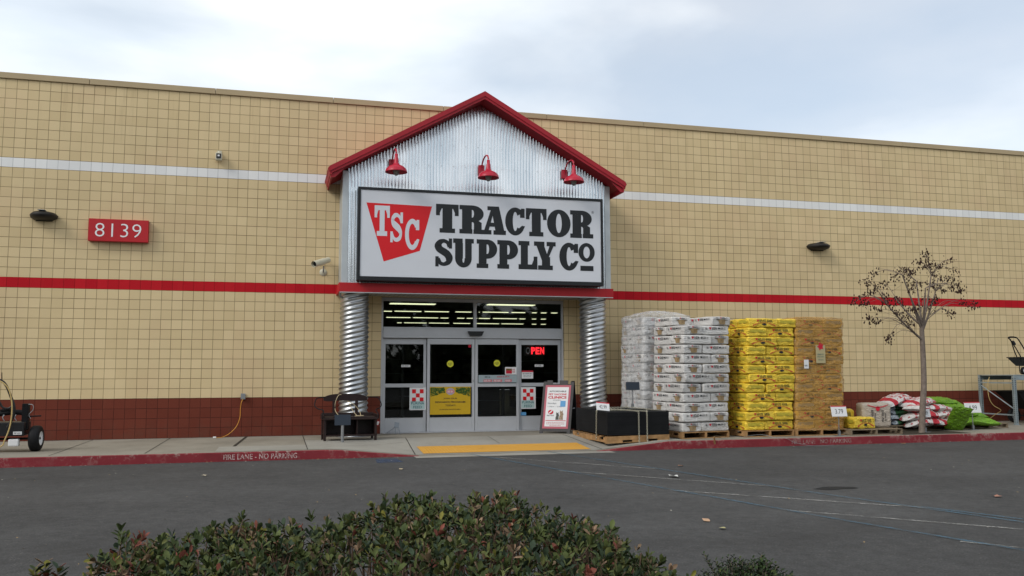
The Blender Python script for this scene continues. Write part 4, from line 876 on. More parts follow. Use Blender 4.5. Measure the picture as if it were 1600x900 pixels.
pallet(18.80, -2.40, 0, 0, 1.35, 1.0, 'dark pallet under the green bags beside the tree', 'wood_old', .11); pallet(20.18, -2.30, 0, 0, 1.05, 1.0, 'dark pallet under the right end of the green bags', 'wood_old', .11)
G1 = 'green and blue bags piled left of the tree'
for k, (x, y, z, rz, rx, ry, lb) in enumerate([
    (17.85, -2.05, .11, 6, 0, 0, 'green and blue bag lowest at the left front of its pile'), (18.45, -2.0, .11, -4, 0, 0, 'green and blue bag lowest at the right of its pile'),
    (17.90, -2.0, .22, -5, 2, 0, 'green and blue bag second from the ground at the left'), (18.45, -1.95, .22, 8, 0, 3, 'green and blue bag second from the ground near the trunk'),
    (17.92, -1.95, .33, 4, 0, -3, 'green and blue bag third from the ground at the left'), (18.5, -1.9, .33, -8, 0, 0, 'green and blue bag third from the ground near the trunk'),
    (18.05, -1.85, .44, 10, 4, -6, 'green and blue bag on top of its pile at the left'), (18.55, -1.8, .45, -3, 3, -4, 'green and blue bag on top of its pile under a red and white bag')]): lay('gb', x, y, z, rz, rx, ry, lb, G1)
G2 = 'red and white bags piled behind the tree'
for k, (x, y, z, rz, rx, ry, lb) in enumerate([
    (18.75, -2.45, .10, 150, 0, 8, 'red and white bag lowest at the left of its heap'), (19.35, -2.35, .10, 20, 0, 0, 'red and white bag lowest at the right of its heap'),
    (18.70, -2.40, .25, 155, 0, 10, 'red and white bag second from the ground left of the trunk'), (19.35, -2.30, .25, -12, 0, 0, 'red and white bag second from the ground right of the trunk'),
    (18.75, -2.35, .40, 30, 0, 6, 'red and white bag third from the ground left of the trunk'), (19.35, -2.2, .40, 8, 0, 6, 'red and white bag third from the ground right of the trunk'),
    (18.85, -2.2, .54, 10, 4, -10, 'red and white bag across the top behind the trunk'), (18.45, -1.95, .60, 12, 6, -14, 'highest red and white bag tilted up at the left of its heap')]): lay('rw', x, y, z, rz, rx, ry, lb, G2)
G3 = 'green bags piled right of the tree'
for k, (x, y, z, rz, rx, ry, lb) in enumerate([
    (19.85, -2.3, .10, 5, 0, 0, 'green bag lowest in the middle of its pile'), (20.30, -2.35, .10, -6, 0, 3, 'green bag lowest at the right end of its pile'),
    (19.9, -2.1, .25, -8, 0, 0, 'green bag second from the ground in the middle of its pile'), (20.30, -2.1, .25, 8, 0, 6, 'green bag second from the ground at the right of its pile'),
    (19.75, -2.0, .40, 6, 0, -2, 'green bag third from the ground in the middle of its pile'), (20.10, -1.9, .40, 12, 0, 7, 'green bag third from the ground at the right of its pile'),
    (19.65, -1.85, .55, 0, 3, 0, 'highest green bag at the left of its pile'), (19.98, -1.75, .52, 8, 3, 8, 'green bag on top sloping to the right')]): lay('gr', x, y, z, rz, rx, ry, lb, G3, 1.05 if k == 1 else 1)
lay('gr', 19.42, -2.80, .24, 78, 10, 48, 'green bag slumped upright against the front of its pile', G3, .82)
# ------------------------------------------------------------------ things stuck on the glass
def on_glass(px0, px1, py0, py1, dy=0.0):      # panel on the outside of a door pane
    y = FY+dy-.012; a, b = at(px0, py0, y), at(px1, py1, y); return a.x, b.x, b.z, a.z, y
def panel(name, R4, m, label, cat, group=None, parent=None):
    x0, x1, z0, z1, y = R4; mb = MB(); mb.box((x0, y-.003, z0), (x1, y, z1)); o = mb.build(name, m, parent, loc=None if parent else ((x0+x1)/2, y, z0)); return tag(o, label, cat, group) if label else o
def feed_poster(R4, label):
    x0, x1, z0, z1, y = R4; o = panel('feed_poster', R4, M['paper'], label, 'poster', 'checkerboard feed posters on the doors'); w_, h_ = x1-x0, z1-z0; c = (x0+x1)/2
    m = MB(); m.quad((x0+.05*w_, y-.0045, z0+.04*h_), (x1-.08*w_, y-.0045, z0+.04*h_), (x1-.08*w_, y-.0045, z0+.40*h_), (x0+.05*w_, y-.0045, z0+.40*h_)); m.build('teal_field', M['teal'], o)
    s_ = w_*.70/3; a = c-s_*1.5; b = z1-.08*h_
    for i in range(3):
        for j in range(3):
            if (i+j) % 2 == 0: m = MB(); m.quad((a+i*s_, y-.0045, b-(j+1)*s_*1.05), (a+(i+1)*s_, y-.0045, b-(j+1)*s_*1.05), (a+(i+1)*s_, y-.0045, b-j*s_*1.05), (a+i*s_, y-.0045, b-j*s_*1.05)); m.build('red_square', M['signred'], o)
    m = MB(); put_text(m, 'PURINA', c-.01*w_, y-.0055, z0+.30*h_, w_*.80, h_*.115, 0, .01); put_text(m, 'FEED', c-.01*w_, y-.0055, z0+.13*h_, w_*.52, h_*.115, 0, .01); m.build('lettering', M['inkteal'], o)
feed_poster(on_glass(640, 665.5, 605.5, 640.5, .07), 'checkerboard feed poster on the left door beside the yellow banner')
feed_poster(on_glass(813.5, 837, 605, 638.5, .07), 'checkerboard feed poster on the right door behind the clinic board')
R4 = on_glass(672, 735, 604.5, 647); x0, x1, z0, z1, y = R4; bn = panel('rewards_banner', R4, M['yellow'], 'yellow JOIN OUR REWARDS PROGRAM TODAY banner with green leaves at the top', 'banner'); c = (x0+x1)/2; w_, h_ = x1-x0, z1-z0
rr = random.Random(5)
for side in (0, 1):
    m = MB(); k_ = 0
    for i in range(330):
        u_ = rr.random(); d = rr.random()*(.30*(1-u_*.55)+.03); s_ = .020*rr.uniform(.7, 1.4); px_ = x0+u_*.36*w_ if side == 0 else x1-u_*.36*w_; pz = z1-d*h_-s_; px_ = min(max(px_, x0+s_), x1-s_); a = rr.uniform(0, 6)
        m.add([(px_+s_*math.cos(a), y-.0042-k_*2e-6, pz+s_*.5*math.sin(a)), (px_-s_*.4*math.sin(a), y-.0042-k_*2e-6, pz+s_*.4*math.cos(a)), (px_-s_*math.cos(a), y-.0042-k_*2e-6, pz-s_*.5*math.sin(a)), (px_+s_*.4*math.sin(a), y-.0042-k_*2e-6, pz-s_*.4*math.cos(a))], [(0, 1, 2, 3)]); k_ += 1
    tag(m.build('printed_leaves', M['leafprint'], bn), kind='stuff')
m = MB(); m.add([(c+.10*w_*math.cos(k*PI/8)*(1.05 if abs(math.sin(k*PI/8)) < .5 else 1), y-.0048, z1-.17*h_+.125*h_*math.sin(k*PI/8)) for k in range(16)], [tuple(range(16))]); cr_ = m.build('crest', mat('crest_grey', (.35, .32, .40), .5), bn)
m = MB(); m.add([(c+q_[0]*w_, y-.0052, z1-.17*h_+q_[1]*h_) for q_ in ((-.11, .0), (-.07, .05), (.07, .05), (.11, .0), (.07, -.06), (-.07, -.06))], [tuple(range(6))]); m.build('crest_ribbon', mat('crest_pink', (.55, .20, .22), .5), bn)
m = MB(); scribble(m, c, y-.0056, z1-.175*h_, .14*w_, .06*h_, 0, 8); m.build('crest_lettering', M['paper'], bn)
for t_, zz, ww, hh in (('JOIN OUR', .43, .34, .065), ('REWARDS PROGRAM', .555, .74, .065), ('TODAY!', .675, .25, .065)):
    m = MB(); put_text(m, t_, c, y-.0048, z1-zz*h_, ww*w_, hh*h_, 0, .02); m.build('lettering', M['ink'], bn)
m = MB(); scribble(m, c, y-.0048, z1-.82*h_, .52*w_, .035*h_, 0, 8); m.build('small_print', M['ink'], bn)
def disc(px, py, r_, label, dy=0.0):
    y = FY+dy-.012; a = at(px, py, y); m = MB(); m.add([(a.x+r_*math.cos(k*PI/14), y, a.z+r_*math.sin(k*PI/14)) for k in range(28)]+[(a.x+r_*math.cos(k*PI/14), y+.003, a.z+r_*math.sin(k*PI/14)) for k in range(28)], [tuple(reversed(range(28)))]+[(k, (k+1) % 28, 28+(k+1) % 28, 28+k) for k in range(28)])
    o = tag(m.build('round_sticker', M['stickeryellow'], loc=(a.x, y, a.z)), label, 'sticker', 'round yellow door stickers'); m = MB(); scribble(m, a.x, y-.0015, a.z+.018, r_*1.3, .014, 0, 3); scribble(m, a.x, y-.0015, a.z-.006, r_*1.4, .014, 0, 4); scribble(m, a.x, y-.0015, a.z-.03, r_*.8, .014, 0, 5); m.build('lettering', M['ink'], o)
disc(703.5, 568.5, .074, 'round yellow sticker on the left sliding door above the banner'); disc(776.5, 567.5, .074, 'round yellow sticker on the right sliding door above the long poster')
R4 = on_glass(747.5, 808, 586, 597.5); x0, x1, z0, z1, y = R4; o = panel('long_poster', R4, M['greyposter'], 'long grey and pink poster across the right sliding door', 'poster'); w_, h_ = x1-x0, z1-z0
m = MB(); scribble(m, x0+.24*w_, y-.0045, z1-.27*h_, .15*w_, .22*h_, 0, 4); m.build('lettering', M['ink'], o)
m = MB(); scribble(m, x0+.65*w_, y-.0045, z1-.22*h_, .34*w_, .20*h_, 0, 5); m.build('pink_lettering', M['inkred'], o)
for i, (a, b) in enumerate(((.13, .35), (.38, .61), (.68, .86))):
    m = MB(); m.quad((x0+a*w_, y-.0045, z0+.08*h_), (x0+b*w_, y-.0045, z0+.08*h_), (x0+b*w_, y-.0045, z0+.42*h_), (x0+a*w_, y-.0045, z0+.42*h_)); q_ = m.build('pink_block', mat('poster_pink', (.50, .16, .18), .5), o); m = MB(); scribble(m, x0+(a+b)/2*w_, y-.0055, z0+.25*h_, (b-a)*.8*w_, .2*h_, 0, i+3); m.build('block_lettering', M['paper'], o)
R4 = on_glass(789, 807, 573.5, 585.2); R4 = (*R4[:4], R4[4]-.004); x0, x1, z0, z1, y = R4; o = panel('small_poster', R4, M['paper'], 'small white poster with red and black print above the long poster', 'poster'); w_, h_ = x1-x0, z1-z0
m = MB(); m.quad((x0+.08*w_, y-.0045, z0+.12*h_), (x0+.6*w_, y-.0045, z0+.12*h_), (x0+.6*w_, y-.0045, z1-.2*h_), (x0+.08*w_, y-.0045, z1-.2*h_)); m.build('red_picture', M['inkred'], o); m = MB(); m.quad((x0+.1*w_, y-.0055, z0+.55*h_), (x0+.58*w_, y-.0055, z0+.55*h_), (x0+.58*w_, y-.0055, z1-.22*h_), (x0+.1*w_, y-.0055, z1-.22*h_)); m.build('dark_picture', mat('dark_gold', (.12, .09, .02), .5), o)
m = MB(); scribble(m, x0+.8*w_, y-.0045, z0+.65*h_, .3*w_, .2*h_, 0, 4); scribble(m, x0+.8*w_, y-.0045, z0+.35*h_, .3*w_, .2*h_, 0, 4); m.build('red_print', M['inkred'], o)
R4 = on_glass(815, 833, 579, 591.5, .07); x0, x1, z0, z1, y = R4; o = panel('hours_sign', R4, M['paper'], 'small white opening hours card with red top on the right door', 'sign'); w_, h_ = x1-x0, z1-z0
m = MB(); m.quad((x0, y-.0045, z1-.2*h_), (x1, y-.0045, z1-.2*h_), (x1, y-.0045, z1), (x0, y-.0045, z1)); m.build('red_edge', M['inkred'], o); m = MB(); scribble(m, (x0+x1)/2, y-.0045, z0+.62*h_, .8*w_, .14*h_, 0, 4); m.build('heading', M['ink'], o); m = MB(); scribble(m, (x0+x1)/2, y-.0045, z0+.4*h_, .7*w_, .08*h_, 0, 5); scribble(m, (x0+x1)/2, y-.0045, z0+.22*h_, .7*w_, .08*h_, 0, 6); m.build('small_print', M['inkteal'], o)
for px0, px1, py0, py1, lb in ((627, 641, 570, 573.5, 'small white strip label in the left door pane'), (835.5, 849, 569.5, 573, 'small white strip label in the right door pane')):
    R4 = on_glass(px0, px1, py0, py1, .07); o = panel('strip_label', R4, M['paper'], lb, 'label', 'strip labels on the outer doors'); m = MB(); scribble(m, (R4[0]+R4[1])/2, R4[4]-.0045, (R4[2]+R4[3])/2, (R4[1]-R4[0])*.8, .022, 0, 3); m.build('print', M['ink'], o)
R4 = on_glass(732, 735.8, 538.5, 543); panel('red_sticker', R4, M['inkred'], 'small square red sticker at the top corner of the left sliding door', 'sticker')
R4 = on_glass(813.5, 822, 644, 649, .07); panel('blue_sticker', R4, M['blue'], 'small pale blue sticker low on the right door', 'sticker')
# the neon OPEN sign hangs inside the glass
y = FY+.22; a, b = at(821, 548, y), at(851, 548, y); ns_ = thing('open_sign', ((a.x+b.x)/2, y, a.z-.1), 'red neon OPEN sign inside the right door with its first letter unlit', 'neon sign')
L_ = b.x-a.x; zt_, zb_ = at(836, 542.5, y).z, at(836, 553.5, y).z; zc, hh = (zt_+zb_)/2, (zt_-zb_)
m = MB(); put_text(m, 'O', a.x+L_*.13, y, zc, L_*.22, hh, 0, .02); m.build('unlit_letter', M['neon_off'], ns_)
for ch, u_ in (('P', .40), ('E', .63), ('N', .87)): m = MB(); put_text(m, ch, a.x+L_*u_, y, zc, L_*.20, hh, 0, .035); m.build('lit_letter', M['neon'], ns_)
m = MB(); m.box((a.x-.03, y+.02, zb_-.03), (b.x+.03, y+.04, zt_+.03), 0, .008); m.build('backing', M['black_gloss'], ns_)
# door stop left in front of the left door
e = thing('wet_floor_stop', (7.42, -.12, .005), 'small grey metal stand on the floor by the left door', 'stand'); m = MB(); rt = Matrix.Rotation(R(-20), 3, 'X')@Matrix.Rotation(R(8), 3, 'Y'); m.obox((7.40, -.14, .19), (.10, .008, .12), 0, rt, .002); m.build('plate', M['greybox'], e)
m = MB(); m.cyl((7.37, -.15, .14), (7.36, -.24, .004), .008, 0, 8); m.cyl((7.44, -.15, .14), (7.46, -.24, .004), .008, 0, 8); m.cyl((7.40, -.10, .16), (7.20, -.06, .02), .006, 0, 8); m.build('legs', M['greybox'], e)

# ------------------------------------------------------------------ clinic board
def clinic():
    bl = atz(834.5, 677.5, -.0); br = atz(881.5, 677.5, -.0); y0 = -1.0; bl, br = at(834.5, 677.5, y0), at(881.5, 677.5, y0); tl, tr = at(843, 602, y0+.20), at(887, 602, y0+.20); x0 = bl.x; W_ = br.x-bl.x; H_ = 1.12
    e = thing('sandwich_board', ((bl.x+br.x)/2, y0, 0), 'grey sandwich board with a pink bordered AFFORDABLE PET VACCINE CLINICS poster', 'sandwich board')
    an = math.atan2(.22, H_); rt = Matrix.Rotation(-an, 3, 'X'); o0 = Vector(((bl.x+br.x)/2, y0, 0.0)); sh = (tl.x+tr.x-bl.x-br.x)/2/1.05*.0
    T = lambda p: o0+rt@Vector((p[0]+p[2]*.05, p[1], p[2]))
    def sb(mb, a, b, T_=T): t = MB().box(a, b); mb.add([T_(Vector(v)) for v in t.v], t.f)
    h_ = W_/2; m = MB(); sb(m, (-h_, 0, 0), (-h_+.075, .035, H_)); sb(m, (h_-.075, 0, 0), (h_, .035, H_)); sb(m, (-h_+.0755, .0, .045), (h_-.0755, .035, .12)); sb(m, (-h_+.0755, 0, H_-.11), (h_-.0755, .035, H_-.05)); sb(m, (-h_+.076, .012, .12), (h_-.076, .03, H_-.11))
    sb(m, (-h_+.08, .0, H_-.05), (-h_+.20, .035, H_+.03)); sb(m, (.02, 0, H_-.05), (.20, .035, H_+.03)); m.build('front_leaf', M['darkframe'], e)
    rb = Matrix.Rotation(an*1.6, 3, 'X'); o1 = o0+rt@Vector((.055, .06, H_)); T1 = lambda p: o1+rb@Vector((p[0]-(p[2]-H_)*-.0, p[1], p[2]-H_))
    m = MB(); sb(m, (-h_, 0, -.02), (-h_+.075, .035, H_+.02), T1); sb(m, (h_-.075, 0, -.02), (h_, .035, H_+.02), T1); sb(m, (-h_+.076, 0, .05), (h_-.076, .03, H_-.05), T1); m.build('rear_leaf', M['aframe_back'], e)
    m = MB(); c = o0+rt@Vector((h_-.04+.055, .10, H_*.5)); m.obox(c+Vector((.02, .06, 0)), (.012, .22, .02)); m.build('hinge_brace', M['greybox'], e)
    pw, z0, z1 = h_-.055, .105, H_-.075
    m = MB(); sb(m, (-pw, -.006, z0), (pw, -.001, z1)); po = m.build('poster_border', mat('poster_rose', (.42, .10, .13), .5), e)
    m = MB(); sb(m, (-pw+.045, -.009, z0+.045), (pw-.045, -.0065, z1-.045)); m.build('poster', M['paper'], po)
    yy = -.0105; hh = z1-z0
    def tx(t_, u_, v_, ww, h2, mt, bold=.02, nm='lettering', scr=False, x=0.0):
        m = MB()
        if scr: scribble(m, x, yy, z1-v_*hh, ww*2*pw, h2*hh, 0, int(v_*100), T)
        else: put_text(m, t_, x, yy, z1-v_*hh, ww*2*pw, h2*hh, 0, bold, T)
        m.build(nm, M[mt], po)
    tx('AFFORDABLE', 0, .145, .66, .034, 'ink'); tx('PET VACCINE', 0, .215, .70, .042, 'inkred', .03); tx('CLINICS', 0, .285, .72, .060, 'inkred', .04); tx('', 0, .35, .32, .018, 'ink', nm='small_print', scr=True)
    tx('Saturdays', 0, .425, .34, .05, 'slate', 0, 'handwriting', x=-.11); tx('1:30pm - 2:30pm', 0, .50, .62, .035, 'slate', 0, 'handwriting', x=-.02); tx('PETVET', 0, .705, .28, .028, 'ink', x=-.12)
    m = MB(); sb(m, (.075, -.0115, z1-.50*hh), (.19, -.0095, z1-.365*hh)); m.build('blue_label', M['blue'], po)
    m = MB(); m.add([T(Vector((-.12+.06*math.cos(k*PI/6), yy, z1-.625*hh+.05*math.sin(k*PI/6)))) for k in range(12)], [tuple(range(12))]); m.build('logo', M['inkred'], po)
    m = MB(); m.add([T(Vector((-.12+.05*a, yy-.001, z1-.625*hh+.05*b))) for a, b in ((-.6, -.7), (.2, -.1), (.9, .8), (.3, .8), (-.3, .1), (-.9, -.3))], [tuple(range(6))]); m.build('logo_dog', M['paper'], po)
    for nm, cx, s_, mt in (('dog_picture', .115, 1.0, (.30, .22, .15)), ('cat_picture', .03, .8, (.09, .09, .08))):
        m = MB(); m.add([T(Vector((cx+a*.055*s_, yy-.0005, z1-.80*hh+b*.11*s_))) for a, b in ((-.8, 0), (.8, 0), (.7, .8), (.9, 1.1), (.5, 1.5), (.55, 1.9), (.1, 1.65), (-.3, 1.7), (-.6, 1.95), (-.65, 1.4), (-.5, 1.0), (-.8, .6))], [tuple(range(12))]); m.build(nm, mat(nm, mt, .6, noise=(60, .6)), po)
    m = MB(); sb(m, (-pw+.06, -.011, z1-.825*hh), (pw-.06, -.0095, z1-.812*hh)); m.build('red_rule', M['inkred'], po)
    e.rotation_euler.z = R(-30); e.location.x += .12
    for v_ in (.865, .895, .93): tx('', 0, v_, .7 if v_ < .9 else .45, .016, 'inkred', nm='small_print', scr=True)
clinic()
# ------------------------------------------------------------------ bench with storage base
def bench():
    x0, y0 = 5.80, -1.72; W_, D_ = 1.02, .42
    e = thing('bench', (x0, y0, 0), 'dark wooden wagon style bench with shelves below the seat, in front of the left column', 'bench'); L0 = lambda mb, n_, m=M['bench'], par=e: mb.build(n_, m, par, local=True)
    for x in (0, W_-.045):
        for y in (0, D_-.045): m = MB(); m.box((x, y, 0), (x+.045, y+.045, .40), 0, .003); L0(m, 'leg')
    m = MB(); m.box((.046, .002, .085), (W_-.046, D_-.002, .115), 0, .003); L0(m, 'lower_shelf')
    m = MB(); m.box((.02, D_-.03, .116), (W_-.02, D_-.012, .40)); L0(m, 'back_board')
    for x in (.02, W_-.038): m = MB(); m.box((x, .046, .116), (x+.018, D_-.046, .40)); L0(m, 'side_board')
    m = MB(); m.box((W_*.62, .03, .116), (W_*.62+.02, D_-.031, .40)); L0(m, 'divider')
    m = MB(); m.box((-.02, -.03, .401), (W_+.02, D_+.02, .435), 0, .008); m.box((.02, .03, .4355), (W_-.02, D_-.04, .455), 0, .006); L0(m, 'seat')
    m = MB()
    for x in (-.02, W_+.0): m.box((x, -.02, .4355), (x+.02, D_+.02, .50), 0, .004)
    m.box((0, D_, .4355), (W_, D_+.02, .52), 0, .004); L0(m, 'seat_rim')
    m = MB(); n = 20; vs = []                     # curved top rail
    for i in range(n+1):
        u_ = -1+2*i/n; x = W_/2+u_*.43-.04; hh = .068*(1-abs(u_)**6*.55); zc = .79+.035*(1-u_*u_); y = D_+.06
        vs += [(x, y-.018, zc-hh), (x, y+.018, zc-hh), (x, y+.018, zc+hh), (x, y-.018, zc+hh)]
    m.add(vs, [(i*4+k, i*4+(k+1) % 4, (i+1)*4+(k+1) % 4, (i+1)*4+k) for i in range(n) for k in range(4)]+[(3, 2, 1, 0), (n*4, n*4+1, n*4+2, n*4+3)]); L0(m, 'back_rail')
    for x in (.22, .66): m = MB(); m.box((x, D_+.03, .42), (x+.06, D_+.055, .76), 0, .003); L0(m, 'back_post')
    for s_ in (0, 1):
        X = -.03 if s_ == 0 else W_+.03; sg_ = -1 if s_ == 0 else 1; xr = .12 if s_ == 0 else W_-.12
        P = [(xr, D_+.06, .82), (X+sg_*.05, D_+.02, .81), (X+sg_*.10, D_-.04, .74), (X+sg_*.11, D_-.10, .66), (X+sg_*.06, D_-.18, .61), (X-sg_*.03, D_-.30, .58), (X, .02, .50), (X, -.0, .42)]
        m = MB(); m.tube(smooth(P, 5), .010, 0, 8); L0(m, 'arm', M['black'])
    e.rotation_euler.z = R(4)
    m = MB(); P = [(.33, D_-.15, .46), (.27, D_+.02, .56), (.27, D_+.03, .72), (.33, D_+.03, .86), (.40, D_+.05, .87)]
    Q_ = [(.50, D_+.03, .74), (.60, D_-.0, .70), (.72, D_-.02, .58), (.75, D_-.10, .47), (.68, D_-.14, .462), (.60, D_-.06, .56), (.54, D_+.01, .70)]; rp_ = thing('rope_loop', (x0, y0, .45), 'pale rope looped over the dark bench back and seat', 'rope'); m.tube(smooth([Vector(p)-Vector((0, 0, .45)) for p in P], 5), .006, 0, 7); m.build('rope_strand', M['rope'], rp_, local=True); m = MB(); m.tube(smooth([Vector(p)-Vector((0, 0, .45)) for p in Q_], 5), .006, 0, 7); m.build('rope_strand', M['rope'], rp_, local=True); rp_.rotation_euler.z = R(4)
    m = MB(); m.tube([(.62, D_-.25, .012), (.79, D_-.22, .014)], .009, 0, 6); m.build('rope_tail', M['rope'], rp_, local=True)
    a = at(590.5, 661, -1.5); tg = thing('hang_tag', (a.x, -1.5, a.z), 'white and red hang tag tied to the right end of the bench', 'tag'); rt = Matrix.Rotation(R(24), 3, 'Y'); m = MB(); m.obox(a, (.055, .003, .10), 0, rt); q_ = m.build('card', M['inkred'], tg)
    m = MB(); m.obox(a+Vector((-.002, -.003, 0)), (.042, .002, .072), 0, rt); m.build('paper', M['paper'], q_); m = MB(); m.tube([a+Vector((-.02, 0, .05)), a+Vector((-.05, .0, .12)), a+Vector((-.03, .08, .17))], .002, 0, 5); m.build('string', M['black'], tg)
bench()
# ------------------------------------------------------------------ towed log splitter at the left edge
def splitter():
    e = thing('log_splitter', (.6, -2.4, 0), 'black towed log splitter with hoses and one white rimmed wheel at the left edge', 'log splitter')
    cx, cy, r_ = 1.0, -2.42, .215
    def wheel(cx, s_):
        m = MB(); m.lathe([(.115, -.075), (.17, -.085), (.205, -.065), (.215, -.03), (.216, .03), (.205, .065), (.17, .085), (.115, .075)], (cx, cy, r_), 0, 36, 'X'); w_ = m.build('wheel', M['black'], e)
        m = MB(); m.lathe([(.0, .045*s_), (.035, .05*s_), (.04, .02*s_), (.075, .012*s_), (.10, .03*s_), (.117, .078*s_), (.122, .07*s_), (.118, -.07*s_), (.0, -.06*s_)], (cx, cy, r_), 0, 30, 'X'); m.build('rim', M['white'], w_)
        m = MB(); m.lathe([(0, .07*s_), (.022, .068*s_), (.024, .04*s_)], (cx, cy, r_), 0, 14, 'X'); m.build('hub_cap', M['black_gloss'], w_)
    wheel(cx, 1); wheel(-.30, -1)
    m = MB(); m.cyl((-.22, cy, r_), (.92, cy, r_), .02, 0, 10); m.build('axle', M['black'], e)
    m = MB(); m.box((-.6, -2.62, .27), (.86, -2.2, .50), 0, .015); m.build('tank', M['black_gloss'], e)
    m = MB(); m.box((-.6, -2.628, .285), (.45, -2.6215, .33)); m.build('red_decal', M['inkred'], e)
    m = MB(); m.box((.70, -2.628, .295), (.83, -2.6215, .345)); m.build('white_label', M['paper'], e); m = MB(); scribble(m, .765, -2.630, .32, .10, .022, 0, 4); m.build('label_print', M['ink'], e)
    m = MB(); m.box((.62, -2.60, .10), (.78, -2.5, .22), 0, .02); m.build('drain_fitting', M['paper'], e)
    m = MB(); m.tube(smooth([(-.7, -2.45, .47), (-.1, -2.45, .54), (.35, -2.45, .62), (.62, -2.45, .66), (.86, -2.45, .64)], 5), .045, 0, 12); m.build('boom', M['black'], e)
    m = MB(); m.box((.78, -2.50, .36), (.88, -2.38, .80), 0, .008); m.build('post', M['black'], e)
    m = MB(); m.cyl((.86, -2.50, .585), (1.08, -2.50, .595), .012, 0, 8); m.build('pull_handle', M['black'], e); m = MB(); m.box((.45, -2.50, .68), (.66, -2.42, .715), 0, .01); m.build('latch', M['black'], e)
    for x in (.52, .70): m = MB(); m.tube(smooth([(x, -2.5, .62), (x-.02, -2.51, .57), (x+.01, -2.51, .52)], 4), .008, 0, 6); m.build('pin', M['galv_dull'], e)
    m = MB(); m.tube(smooth([(.88, -2.51, .79), (.95, -2.53, .78), (.96, -2.53, .70), (.90, -2.53, .62), (.93, -2.53, .55)], 4), .006, 0, 6); m.build('safety_clip', M['galv_dull'], e)
    P = [at(px, py, -2.62) for px, py in ((-14, 592), (2, 595), (10, 603), (17, 620), (22, 635), (21, 650), (16, 660), (12, 668))]; m = MB(); m.tube(smooth(P, 5), .022, 0, 10); m.build('hydraulic_hose', M['black_gloss'], e)
    P = [at(px, py, -2.56) for px, py in ((-6, 618), (0, 630), (5, 637), (14, 638), (20, 633))]; m = MB(); m.tube(smooth(P, 5), .018, 0, 10); m.build('hydraulic_hose', M['black_gloss'], e)
    P = [at(px, py, -2.72) for px, py in ((-12, 592), (3, 597), (13, 607), (18, 625), (18.5, 645), (15, 668), (7, 688), (0, 698))]; P += [Vector((.2, -2.85, .012)), Vector((-.2, -2.9, .012))]; m = MB(); m.tube(smooth(P, 5), .011, 0, 8); tag(m.build('garden_hose', M['yellowhose'], loc=P[0]), 'tan hose looping down in front of the log splitter', 'hose')
    P = [at(px, py, -2.4) for px, py in ((3, 582), (3.2, 597))]; m = MB(); m.tube([P[0], P[1]], .006, 0, 6); m.build('aerial', M['black'], e)
splitter()
